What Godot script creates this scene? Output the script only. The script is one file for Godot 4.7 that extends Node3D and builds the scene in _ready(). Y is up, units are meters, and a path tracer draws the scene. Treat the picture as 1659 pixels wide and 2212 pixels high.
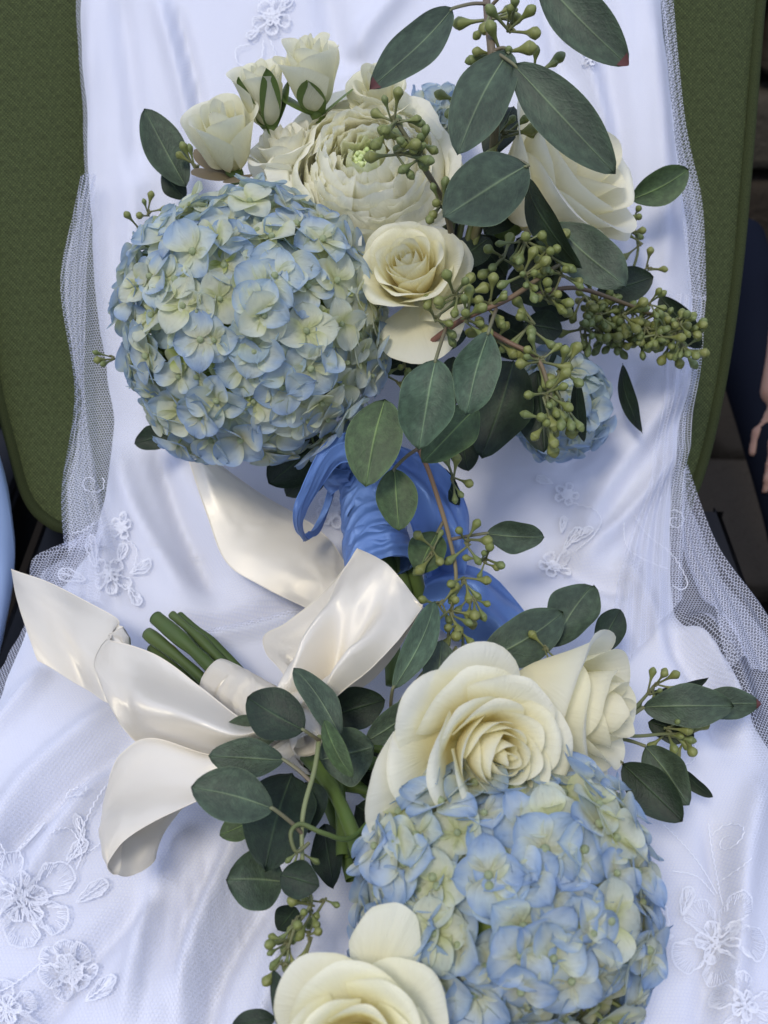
extends Node3D
# Two bridal bouquets laid on a white dress that is spread over a green cushioned chair.

const EYE := Vector3(0.0, 0.90, 0.55)
const PITCH := 40.0
const FOV := 50.0
const PW := 1659.0
const PH := 2212.0
var fwd: Vector3
var upv: Vector3
var rgt := Vector3(1, 0, 0)
var half_h: float
var half_w: float
var M := {}
var origin := {}
var rng := RandomNumberGenerator.new()
var noise := FastNoiseLite.new()

# ------------------------------------------------------------------ where things lie
# side view of the chair with the dress on it, (z, y): over the back, down to the seat, out to the front edge
var side_view := [Vector2(-0.42, 0.97), Vector2(-0.33, 0.93), Vector2(-0.24, 0.86), Vector2(-0.111, 0.722), Vector2(-0.02, 0.618), Vector2(0.045, 0.545), Vector2(0.10, 0.508), Vector2(0.18, 0.490), Vector2(0.35, 0.470), Vector2(0.46, 0.452), Vector2(0.53, 0.41), Vector2(0.56, 0.33)]
var prof := PackedVector3Array()      # (z, y, arc length)
var tab_d := PackedFloat32Array()
var tab_s := PackedFloat32Array()
const T0 := -420.0
const T1 := 2700.0
const TS := 4.0

func cat(p, t: float):
	var n: int = p.size() - 1
	var f := clampf(t, 0.0, 1.0) * n
	var i := mini(int(f), n - 1)
	var k := f - i
	var a = p[maxi(i - 1, 0)]
	var b = p[i]
	var c = p[i + 1]
	var d = p[mini(i + 2, n)]
	return 0.5 * ((2.0 * b) + (c - a) * k + (2.0 * a - 5.0 * b + 4.0 * c - d) * k * k + (3.0 * b - a - 3.0 * c + d) * k * k * k)

func line_of_sight(px: float, py: float) -> Vector3:
	return fwd + rgt * ((px / PW - 0.5) * 2.0 * half_w) + upv * ((0.5 - py / PH) * 2.0 * half_h)

func setup_places() -> void:
	var a := deg_to_rad(PITCH)
	fwd = Vector3(0, -sin(a), -cos(a))
	upv = Vector3(0, cos(a), -sin(a))
	half_h = tan(deg_to_rad(FOV) / 2.0)
	half_w = half_h * 0.75
	var s := 0.0
	var last := Vector2.ZERO
	for i in 401:
		var q: Vector2 = cat(side_view, i / 400.0)
		if i > 0:
			s += q.distance_to(last)
		last = q
		prof.append(Vector3(q.x, q.y, s))
	var n := int((T1 - T0) / TS) + 1
	for k in n:
		var r := line_of_sight(PW / 2, T0 + k * TS)
		var best := 9.0
		var bs := 0.0
		for i in 400:
			var p := Vector2(prof[i].x - EYE.z, prof[i].y - EYE.y)
			var q := Vector2(prof[i + 1].x - EYE.z, prof[i + 1].y - EYE.y)
			var dir := Vector2(r.z, r.y)
			var cp := dir.cross(p)
			var cq := dir.cross(q)
			if cp * cq <= 0.0 and cp != cq:
				var t := cp / (cp - cq)
				var w := p.lerp(q, t)
				var d := w.dot(dir) / dir.length_squared()
				if d > 0.0 and d < best:
					best = d
					bs = lerpf(prof[i].z, prof[i + 1].z, t)
		tab_d.append(best)
		tab_s.append(bs)
	# beyond the seen stretch carry the last values on
	for k in range(1, n):
		if tab_d[k] > 8.0:
			tab_d[k] = tab_d[k - 1]
			tab_s[k] = tab_s[k - 1] + 0.001
	for k in range(n - 2, -1, -1):
		if tab_d[k] > 8.0:
			tab_d[k] = tab_d[k + 1]
			tab_s[k] = tab_s[k + 1] - 0.001

func tab(t: PackedFloat32Array, py: float) -> float:
	var f := clampf((py - T0) / TS, 0.0, t.size() - 1.001)
	var i := int(f)
	return lerpf(t[i], t[i + 1], f - i)

func depth_at(py: float) -> float:
	return tab(tab_d, py)

func at(px: float, py: float, lift := 0.0) -> Vector3:
	return EYE + line_of_sight(px, py) * (depth_at(py) - lift)

func av(v: Vector3) -> Vector3:      # near the dress its folds push things outward
	var near := clampf((0.055 - v.z) / 0.035, 0.0, 1.0)
	if near <= 0.0 or hf.is_empty():
		return at(v.x, v.y, v.z)
	var q := to_sheet(v.x, v.y)
	return at(v.x, v.y, v.z + near * (maxf(height(q.x, q.y) * 1.35, 0.0) + 0.006))

func size_of(units: float, py: float, lift := 0.0) -> float:
	return units * 2.0 * half_w / PW * (depth_at(py) - lift)

func profile_at(s: float) -> Array:       # [point, normal]
	var lo := 0
	var hi := 400
	while hi - lo > 1:
		var m := (lo + hi) / 2
		if prof[m].z > s:
			hi = m
		else:
			lo = m
	var a := prof[lo]
	var b := prof[hi]
	var t := clampf((s - a.z) / maxf(b.z - a.z, 1e-6), 0.0, 1.0)
	var i0 := prof[maxi(lo - 6, 0)]
	var i1 := prof[mini(hi + 6, 400)]
	var tg := Vector2(i1.x - i0.x, i1.y - i0.y).normalized()
	return [Vector3(0, lerpf(a.y, b.y, t), lerpf(a.x, b.x, t)), Vector3(0, tg.x, -tg.y)]

# ------------------------------------------------------------------ mesh helpers
func grid(nu: int, nv: int, f: Callable, col = null, uvs = null) -> ArrayMesh:
	var P := PackedVector3Array()
	var C := PackedColorArray()
	var U := PackedVector2Array()
	for j in nv + 1:
		for i in nu + 1:
			var u := float(i) / nu
			var v := float(j) / nv
			P.append(f.call(u, v))
			if col != null:
				C.append(col.call(u, v))
			U.append(uvs.call(u, v) if uvs != null else Vector2(u, v))
	return grid_arrays(nu, nv, P, C, U)

func grid_arrays(nu: int, nv: int, P: PackedVector3Array, C: PackedColorArray, U: PackedVector2Array) -> ArrayMesh:
	var N := PackedVector3Array()
	var I := PackedInt32Array()
	var w := nu + 1
	for j in nv + 1:
		for i in nu + 1:
			var du := P[j * w + mini(i + 1, nu)] - P[j * w + maxi(i - 1, 0)]
			var dv := P[mini(j + 1, nv) * w + i] - P[maxi(j - 1, 0) * w + i]
			if du.length_squared() < 1e-14:
				var j2 := j + 1 if j < nv else j - 1
				du = P[j2 * w + mini(i + 1, nu)] - P[j2 * w + maxi(i - 1, 0)]
			var n := du.cross(dv)
			N.append(n.normalized() if n.length_squared() > 1e-20 else Vector3.UP)
	for j in nv:
		for i in nu:
			var a := j * w + i
			I.append_array([a, a + w, a + 1, a + 1, a + w, a + w + 1])
	var A := []
	A.resize(Mesh.ARRAY_MAX)
	A[Mesh.ARRAY_VERTEX] = P
	A[Mesh.ARRAY_NORMAL] = N
	A[Mesh.ARRAY_TEX_UV] = U
	if C.size() == P.size():
		A[Mesh.ARRAY_COLOR] = C
	A[Mesh.ARRAY_INDEX] = I
	var m := ArrayMesh.new()
	m.add_surface_from_arrays(Mesh.PRIMITIVE_TRIANGLES, A)
	return m

func merge(list: Array) -> ArrayMesh:
	var V := PackedVector3Array()
	var N := PackedVector3Array()
	var U := PackedVector2Array()
	var C := PackedColorArray()
	var I := PackedInt32Array()
	for m in list:
		var a: Array = m.surface_get_arrays(0)
		var off := V.size()
		V.append_array(a[Mesh.ARRAY_VERTEX])
		N.append_array(a[Mesh.ARRAY_NORMAL])
		U.append_array(a[Mesh.ARRAY_TEX_UV])
		if a[Mesh.ARRAY_COLOR] != null:
			C.append_array(a[Mesh.ARRAY_COLOR])
		else:
			var n: int = a[Mesh.ARRAY_VERTEX].size()
			for k in n:
				C.append(Color.WHITE)
		for k in a[Mesh.ARRAY_INDEX]:
			I.append(k + off)
	var A := []
	A.resize(Mesh.ARRAY_MAX)
	A[Mesh.ARRAY_VERTEX] = V
	A[Mesh.ARRAY_NORMAL] = N
	A[Mesh.ARRAY_TEX_UV] = U
	A[Mesh.ARRAY_COLOR] = C
	A[Mesh.ARRAY_INDEX] = I
	var out := ArrayMesh.new()
	out.add_surface_from_arrays(Mesh.PRIMITIVE_TRIANGLES, A)
	return out

func tube(path: Array, r0: float, r1: float, col := Color.WHITE, sides := 8, per := 5, col2 = null, bump := 0.0, capped := false) -> ArrayMesh:
	var n := maxi((path.size() - 1) * per, 1)
	var pts := PackedVector3Array()
	for j in n + 1:
		pts.append(cat(path, float(j) / n))
	var P := PackedVector3Array()
	var C := PackedColorArray()
	var U := PackedVector2Array()
	var side := Vector3.ZERO
	var rows := n
	for j in n + 1:
		var tg := (pts[mini(j + 1, n)] - pts[maxi(j - 1, 0)]).normalized()
		if side == Vector3.ZERO:
			side = tg.cross(Vector3.UP if absf(tg.y) < 0.9 else Vector3.RIGHT).normalized()
		side = (side - tg * side.dot(tg)).normalized()
		var b := tg.cross(side)
		var t := float(j) / n
		var r := lerpf(r0, r1, t) * (1.0 + bump * noise.get_noise_2d(t * 90.0, r0 * 90000.0))
		var reps := 1
		if capped and (j == 0 or j == n):
			reps = 2
		for q in reps:
			var rr := r
			if reps == 2 and ((j == 0 and q == 0) or (j == n and q == 1)):
				rr = r * 0.02
				rows += 1
			for i in sides + 1:
				var an := TAU * i / sides
				P.append(pts[j] + (side * cos(an) - b * sin(an)) * rr)
				C.append(col if col2 == null else col.lerp(col2, t))
				U.append(Vector2(float(i) / sides, t))
	return grid_arrays(sides, rows, P, C, U)

func lathe(profile: Array, sides: int, cols = null) -> ArrayMesh:      # profile of Vector2(radius, y)
	var P := PackedVector3Array()
	var C := PackedColorArray()
	var U := PackedVector2Array()
	for j in profile.size():
		for i in sides + 1:
			var an := TAU * i / sides
			P.append(Vector3(profile[j].x * cos(an), profile[j].y, -profile[j].x * sin(an)))
			U.append(Vector2(float(i) / sides, float(j) / (profile.size() - 1)))
			C.append(cols[j] if cols != null else Color.WHITE)
	return grid_arrays(sides, profile.size() - 1, P, C, U)

func moved(m: ArrayMesh, t: Transform3D) -> ArrayMesh:
	var a: Array = m.surface_get_arrays(0)
	var V: PackedVector3Array = a[Mesh.ARRAY_VERTEX]
	var N: PackedVector3Array = a[Mesh.ARRAY_NORMAL]
	for i in V.size():
		V[i] = t * V[i]
		N[i] = (t.basis * N[i]).normalized()
	a[Mesh.ARRAY_VERTEX] = V
	a[Mesh.ARRAY_NORMAL] = N
	var out := ArrayMesh.new()
	out.add_surface_from_arrays(Mesh.PRIMITIVE_TRIANGLES, a)
	return out

# ------------------------------------------------------------------ nodes
func world_of(n: Node3D) -> Vector3:
	return origin.get(n, Vector3.ZERO)

func thing(called: String, label: String, category: String, base: Vector3, group := "") -> Node3D:
	var o := Node3D.new()
	o.name = called
	add_child(o, true)
	o.position = base
	origin[o] = base
	o.set_meta("label", label)
	o.set_meta("category", category)
	if group:
		o.set_meta("group", group)
	return o

func obj(called: String, m: ArrayMesh, mat: Material, parent: Node3D, label := "") -> MeshInstance3D:   # mesh in world coordinates, set about its own middle
	var c := m.get_aabb().get_center()
	var a: Array = m.surface_get_arrays(0)
	var V: PackedVector3Array = a[Mesh.ARRAY_VERTEX]
	for i in V.size():
		V[i] -= c
	a[Mesh.ARRAY_VERTEX] = V
	var mm := ArrayMesh.new()
	mm.add_surface_from_arrays(Mesh.PRIMITIVE_TRIANGLES, a)
	var o := MeshInstance3D.new()
	o.mesh = mm
	o.material_override = mat
	o.name = called
	parent.add_child(o, true)
	o.position = c - world_of(parent)
	origin[o] = c
	if label:
		o.set_meta("label", label)
	return o

func part(called: String, pos: Vector3, parent: Node3D, label := "") -> Node3D:
	var o := Node3D.new()
	o.name = called
	parent.add_child(o, true)
	o.position = pos - world_of(parent)
	origin[o] = pos
	if label:
		o.set_meta("label", label)
	return o

func put(called: String, m: Mesh, mat: Material, parent: Node3D, t: Transform3D) -> MeshInstance3D:   # a shared mesh set somewhere in the world
	var o := MeshInstance3D.new()
	o.mesh = m
	o.material_override = mat
	o.name = called
	parent.add_child(o, true)
	o.transform = Transform3D(t.basis, t.origin - world_of(parent))
	origin[o] = t.origin
	return o

func sub(called: String, m: Mesh, mat: Material, parent: Node3D) -> MeshInstance3D:     # a mesh already in its parent's own frame
	var o := MeshInstance3D.new()
	o.mesh = m
	o.material_override = mat
	o.name = called
	parent.add_child(o, true)
	return o

func basis_face(y: Vector3, roll := 0.0) -> Basis:      # x stays towards the right
	var yy := y.normalized()
	var x := (rgt - yy * rgt.dot(yy)).normalized()
	return Basis(x, yy, x.cross(yy)).rotated(yy, roll)

func basis_up(y: Vector3, roll := 0.0) -> Basis:
	var yy := y.normalized()
	var x := yy.cross(Vector3(0.31, 0.2, 0.93)).normalized()
	var z := x.cross(yy)
	return Basis(x, yy, z).rotated(yy, roll)

func facing(dx: float, dy: float, dz: float) -> Vector3:     # right, up the slope, out from the chair
	return (rgt * dx + upv * dy - fwd * dz).normalized()

# ------------------------------------------------------------------ materials
func lin(r: float, g: float, b: float) -> Color:
	return Color(r, g, b).linear_to_srgb()

func mat(c: Color, rough := 0.6, spec := 0.4) -> StandardMaterial3D:
	var m := StandardMaterial3D.new()
	m.albedo_color = c
	m.roughness = rough
	m.metallic_specular = spec
	m.cull_mode = BaseMaterial3D.CULL_DISABLED
	return m

func tex(w: int, h: int, f: Callable) -> ImageTexture:
	var im := Image.create(w, h, false, Image.FORMAT_RGBA8)
	for y in h:
		for x in w:
			im.set_pixel(x, y, f.call((x + 0.5) / w, (y + 0.5) / h))
	return ImageTexture.create_from_image(im)

func make_materials() -> void:
	var fine := FastNoiseLite.new()
	fine.seed = 5
	fine.frequency = 1.0
	# petals: fan of fine veins
	var veins := tex(256, 256, func(u: float, v: float):
		var x: float = (u - 0.5) / maxf(0.25 + v * 0.6, 0.2)
		var h: float = 0.5 + 0.35 * fine.get_noise_2d(x * 26.0, v * 2.2) + 0.2 * fine.get_noise_2d(x * 60.0 + 40.0, v * 5.0)
		return Color(h, h, h))
	for pair in [["petal", 0.62], ["floret", 0.62]]:
		var m := mat(Color.WHITE, pair[1], 0.32)
		m.vertex_color_use_as_albedo = true
		m.backlight_enabled = true
		m.backlight = Color(0.95, 0.95, 0.92)
		m.heightmap_enabled = true
		m.heightmap_texture = veins
		m.heightmap_scale = 0.035 if pair[0] == "petal" else 0.06
		m.rim_enabled = true
		m.rim = 0.15
		M[pair[0]] = m
	# eucalyptus leaves
	var leaf_texs := []
	for seed_shift in [0.0, 31.0]:
		leaf_texs.append(tex(192, 384, func(u: float, v: float):
			var x: float = absf(u - 0.5) * 2.0
			var c := 1.0 + 0.20 * fine.get_noise_2d(u * 5.0 + seed_shift, v * 7.0) + 0.10 * fine.get_noise_2d(u * 40.0, v * 80.0)
			var mid := exp(-pow(x / 0.034, 2.0)) * (1.0 - 0.55 * v)
			var ph := v * 9.0 - x * 2.6 + (0.45 if u > 0.5 else 0.0) + 0.35 * fine.get_noise_2d(u * 4.0 + 9.0, v * 4.0)
			var vein := exp(-pow((ph - roundf(ph)) / 0.05, 2.0)) * clampf(1.0 - x, 0.0, 1.0) * 0.07
			var rim := smoothstep(0.965, 1.0, x)
			var speck := smoothstep(0.52, 0.75, fine.get_noise_2d(u * 22.0 + 70.0, v * 44.0)) * 0.35
			var freckle := smoothstep(0.60, 0.68, fine.get_noise_2d(u * 15.0 + 11.0 + seed_shift, v * 30.0 + seed_shift)) * 0.55
			var k := c * (1.0 - speck) * (1.0 + 0.22 * fine.get_noise_2d(u * 2.0 + seed_shift, v * 2.5 + 8.0))
			var col := Color(0.240 * k, 0.295 * k, 0.222 * k)
			return col.lerp(Color(0.50, 0.56, 0.40), clampf(mid * 0.85 + vein * 0.8 + rim * 0.5, 0.0, 1.0)).lerp(Color(0.30, 0.17, 0.10), freckle)))
	var leaf_bump := tex(192, 384, func(u: float, v: float):
		var x: float = absf(u - 0.5) * 2.0
		var ph := v * 9.0 - x * 2.6 + (0.45 if u > 0.5 else 0.0) + 0.35 * fine.get_noise_2d(u * 4.0 + 9.0, v * 4.0)
		var h := 0.5 - 0.4 * exp(-pow(x / 0.05, 2.0)) - 0.08 * exp(-pow((ph - roundf(ph)) / 0.1, 2.0)) + 0.15 * fine.get_noise_2d(u * 14.0, v * 26.0)
		return Color(h, h, h))
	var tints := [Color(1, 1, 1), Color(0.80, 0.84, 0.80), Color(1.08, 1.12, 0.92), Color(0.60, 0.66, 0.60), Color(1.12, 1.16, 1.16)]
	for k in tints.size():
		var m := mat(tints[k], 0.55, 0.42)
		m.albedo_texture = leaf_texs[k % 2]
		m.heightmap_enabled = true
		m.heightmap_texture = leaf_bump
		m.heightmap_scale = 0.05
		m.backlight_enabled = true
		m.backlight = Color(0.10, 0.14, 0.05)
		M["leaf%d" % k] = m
	# stems, pods
	var sm := mat(Color.WHITE, 0.5, 0.4)
	sm.vertex_color_use_as_albedo = true
	M.stem = sm
	var pm := mat(Color.WHITE, 0.48, 0.45)
	pm.vertex_color_use_as_albedo = true
	M.pod = pm
	var rust := mat(lin(0.10, 0.035, 0.03), 0.6)
	M.rust = rust
	# satin ribbon: fine warp threads
	var weave := tex(128, 128, func(u: float, v: float):
		var h: float = 0.5 + 0.25 * fine.get_noise_2d(u * 90.0, v * 7.0) + 0.2 * sin(v * TAU * 32.0)
		return Color(h, h, h))
	for d in [["ivory", lin(0.83, 0.765, 0.615)], ["blue_satin", lin(0.115, 0.225, 0.51)]]:
		var m := mat(d[1], 0.36, 0.6)
		m.metallic = 0.22 if d[0] == "ivory" else 0.36
		m.roughness = 0.30 if d[0] == "ivory" else 0.27
		m.heightmap_enabled = true
		m.heightmap_texture = weave
		m.heightmap_scale = 0.02
		m.rim_enabled = true
		m.rim = 0.35
		m.anisotropy_enabled = true
		m.anisotropy = 0.45
		m.uv1_scale = Vector3(6, 6, 1)
		m.backlight_enabled = true
		m.backlight = Color(0.28, 0.28, 0.28)
		M[d[0]] = m
	M.ivory_hem = mat(lin(0.74, 0.68, 0.55), 0.5)
	M.blue_hem = mat(lin(0.13, 0.24, 0.52), 0.5)
	# dress
	var sat := mat(lin(0.745, 0.75, 0.775), 0.56, 0.38)
	sat.rim_enabled = true
	sat.rim = 0.3
	sat.heightmap_enabled = true
	sat.heightmap_texture = weave
	sat.heightmap_scale = 0.006
	sat.uv1_scale = Vector3(60, 60, 1)
	M.satin = sat
	var net := tex(64, 111, func(u: float, v: float):
		# honeycomb: distance to the wall between the two nearest centres
		var p := Vector2(u, v * 1.7345)
		var d := []
		for c in [Vector2(0, 0), Vector2(1, 0), Vector2(0.5, 0.867), Vector2(0, 1.7345), Vector2(1, 1.7345), Vector2(-0.5, 0.867), Vector2(1.5, 0.867)]:
			d.append(p.distance_to(c))
		d.sort()
		var a: float = 1.0 - smoothstep(0.06, 0.19, d[1] - d[0])
		return Color(1, 1, 1, clampf(0.12 + a * 0.78, 0.0, 1.0)))
	var tu := mat(lin(0.76, 0.78, 0.86), 0.6, 0.3)
	tu.albedo_texture = net
	tu.transparency = BaseMaterial3D.TRANSPARENCY_ALPHA
	tu.backlight_enabled = true
	tu.backlight = Color(0.5, 0.5, 0.55)
	tu.uv1_scale = Vector3(640, 369, 1)
	M.tulle = tu
	var th := mat(lin(0.74, 0.75, 0.79), 0.33, 0.5)
	th.rim_enabled = true
	th.rim = 0.3
	M.thread = th
	# cushion: coarse canvas weave
	var canvas := tex(128, 128, func(u: float, v: float):
		var gx := u * 16.0
		var gy := v * 16.0
		var over := (int(gx) + int(gy)) % 2 == 0
		var a := sin((gx - floorf(gx)) * PI)
		var b := sin((gy - floorf(gy)) * PI)
		var h := (a * 0.75 + 0.25 * b if over else b * 0.75 + 0.25 * a) * (0.8 + 0.3 * fine.get_noise_2d(floorf(gx) * 3.1, floorf(gy) * 2.3))
		return Color(h, h, h))
	var canvas_col := tex(128, 128, func(u: float, v: float):
		var gx := u * 16.0
		var gy := v * 16.0
		var over := (int(gx) + int(gy)) % 2 == 0
		var k := (1.12 if over else 0.88) * (1.0 + 0.25 * fine.get_noise_2d(floorf(gx) * 3.1 + 50.0, floorf(gy) * 2.3))
		return Color(0.265 * k, 0.295 * k, 0.18 * k))
	var cu := mat(Color.WHITE, 0.85, 0.25)
	cu.albedo_texture = canvas_col
	cu.heightmap_enabled = true
	cu.heightmap_texture = canvas
	cu.heightmap_scale = 0.05
	cu.uv1_scale = Vector3(55, 55, 1)
	M.canvas = cu
	M.core = mat(lin(0.16, 0.21, 0.06), 0.8, 0.2)
	M.green_flesh = mat(lin(0.14, 0.20, 0.045), 0.55, 0.4)
	M.sepal = mat(lin(0.11, 0.17, 0.04), 0.55, 0.4)
	M.sepal_dry = mat(lin(0.16, 0.13, 0.08), 0.7, 0.3)
	M.stone = []
	var grit := tex(128, 128, func(u: float, v: float):
		var k: float = 0.5 + 0.3 * fine.get_noise_2d(u * 9.0, v * 9.0) + 0.25 * fine.get_noise_2d(u * 40.0, v * 40.0)
		return Color(k, k, k))
	for c in [Color(0.062, 0.050, 0.040), Color(0.085, 0.068, 0.052), Color(0.045, 0.038, 0.032), Color(0.10, 0.088, 0.07)]:
		var m := mat(lin(c.r * 0.55, c.g * 0.55, c.b * 0.5), 0.9, 0.15)
		m.heightmap_enabled = true
		m.heightmap_texture = grit
		m.heightmap_scale = 0.6
		m.uv1_triplanar = true
		m.uv1_scale = Vector3(4, 4, 4)
		M.stone.append(m)
	M.soil = mat(lin(0.012, 0.010, 0.008), 0.95, 0.1)
	M.moss = mat(lin(0.045, 0.065, 0.018), 0.95, 0.1)
	var navy := mat(lin(0.005, 0.007, 0.014), 0.8, 0.2)
	M.navy = navy
	M.skin = mat(lin(0.30, 0.185, 0.145), 0.55, 0.4)
	M.skin.subsurf_scatter_enabled = true
	M.skin.subsurf_scatter_strength = 0.15
	var pb := mat(lin(0.42, 0.56, 0.82), 0.4, 0.5)
	pb.rim_enabled = true
	pb.rim = 0.3
	M.pale_blue = pb
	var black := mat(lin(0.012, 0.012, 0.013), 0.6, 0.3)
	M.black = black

# ------------------------------------------------------------------ dress
var hf := PackedFloat32Array()
const HX := 220
const HS := 300
const X0 := -0.40
const X1 := 0.40
var s0 := 0.0
var s1 := 1.0
var py_of_s := PackedFloat32Array()

func to_sheet(px: float, py: float) -> Vector2:
	return Vector2((px / PW - 0.5) * 2.0 * half_w * depth_at(py), tab(tab_s, py))

func fold(path: Array, width: float, amp: float) -> void:
	var pts := []
	for k in (path.size() - 1) * 4 + 1:
		var q: Vector2 = cat(path, k / float((path.size() - 1) * 4))
		pts.append(to_sheet(q.x, q.y))
	var mid: Vector2 = path[path.size() / 2]
	var w := size_of(width, mid.y)
	var lo: Vector2 = pts[0]
	var hi: Vector2 = pts[0]
	for p in pts:
		lo = lo.min(p)
		hi = hi.max(p)
	var i0 := clampi(int((lo.x - 3 * w - X0) / (X1 - X0) * HX), 0, HX)
	var i1 := clampi(int((hi.x + 3 * w - X0) / (X1 - X0) * HX) + 1, 0, HX)
	var j0 := clampi(int((lo.y - 3 * w - s0) / (s1 - s0) * HS), 0, HS)
	var j1 := clampi(int((hi.y + 3 * w - s0) / (s1 - s0) * HS) + 1, 0, HS)
	var ns := pts.size() - 1
	for j in range(j0, j1 + 1):
		for i in range(i0, i1 + 1):
			var p := Vector2(X0 + (X1 - X0) * i / HX, s0 + (s1 - s0) * j / HS)
			var best := 1e9
			var bt := 0.0
			for k in ns:
				var a: Vector2 = pts[k]
				var ab: Vector2 = pts[k + 1] - a
				var t := clampf((p - a).dot(ab) / ab.length_squared(), 0.0, 1.0)
				var d := p.distance_squared_to(a + ab * t)
				if d < best:
					best = d
					bt = (k + t) / ns
			if best < 9.0 * w * w:
				var ends := smoothstep(0.0, 0.25, bt) * smoothstep(1.0, 0.75, bt) * 0.85 + 0.15
				hf[j * (HX + 1) + i] += amp * exp(-best / (w * w)) * ends

func height(x: float, s: float) -> float:
	var fx := clampf((x - X0) / (X1 - X0) * HX, 0.0, HX - 0.001)
	var fs := clampf((s - s0) / (s1 - s0) * HS, 0.0, HS - 0.001)
	var i := int(fx)
	var j := int(fs)
	var a := j * (HX + 1) + i
	return lerpf(lerpf(hf[a], hf[a + 1], fx - i), lerpf(hf[a + HX + 1], hf[a + HX + 2], fx - i), fs - j)

func sheet(x: float, s: float, lift: float) -> Vector3:
	var q := profile_at(s)
	return q[0] + Vector3(x, 0, 0) + q[1] * (height(x, s) + lift)

func on_dress(px: float, py: float, lift := 0.004) -> Vector3:
	var q := to_sheet(px, py)
	return sheet(q.x, q.y, lift)

func span_at(list: Array, py: float) -> float:      # list of (px, py), sorted by py
	for k in list.size() - 1:
		if py <= list[k + 1].y or k == list.size() - 2:
			var a: Vector2 = list[k]
			var b: Vector2 = list[k + 1]
			var t := clampf((py - a.y) / (b.y - a.y), 0.0, 1.0)
			t = t * t * (3.0 - 2.0 * t) * 0.5 + t * 0.5
			return lerpf(a.x, b.x, t)
	return 0.0

func cloth(left: Array, right: Array, cols: int, lift: float, edge_drop: float, flutter: float, y0: float, y1: float, step: float) -> ArrayMesh:
	var rows := int((y1 - y0) / step)
	var P := PackedVector3Array()
	var U := PackedVector2Array()
	for j in rows + 1:
		var py := y0 + (y1 - y0) * j / rows
		var s := tab(tab_s, py)
		var q := profile_at(s)
		var xl := to_sheet(span_at(left, py), py).x
		var xr := to_sheet(span_at(right, py), py).x
		xl += 0.002 * noise.get_noise_2d(s * 900.0, 10.0)
		xr += 0.002 * noise.get_noise_2d(s * 900.0, 60.0)
		for i in cols + 1:
			var t := float(i) / cols
			var x := lerpf(xl, xr, t)
			var e := minf(x - xl, xr - x)
			var drop := edge_drop * pow(clampf(1.0 - e / 0.025, 0.0, 1.0), 2.0)
			var h := height(x, s) + lift - drop + flutter * (noise.get_noise_2d(x * 700.0 + 300.0, s * 260.0) + 0.6 * noise.get_noise_2d(x * 1900.0 + 90.0, s * 500.0))
			P.append(q[0] + Vector3(x, 0, 0) + q[1] * h)
			U.append(Vector2(x, s))
	return grid_arrays(cols, rows, P, PackedColorArray(), U)

func V2(list: Array) -> Array:
	var out := []
	for k in range(0, list.size(), 2):
		out.append(Vector2(list[k], list[k + 1]))
	return out

func V3(list: Array) -> Array:
	var out := []
	for k in range(0, list.size(), 3):
		out.append(Vector3(list[k], list[k + 1], list[k + 2]))
	return out

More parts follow.
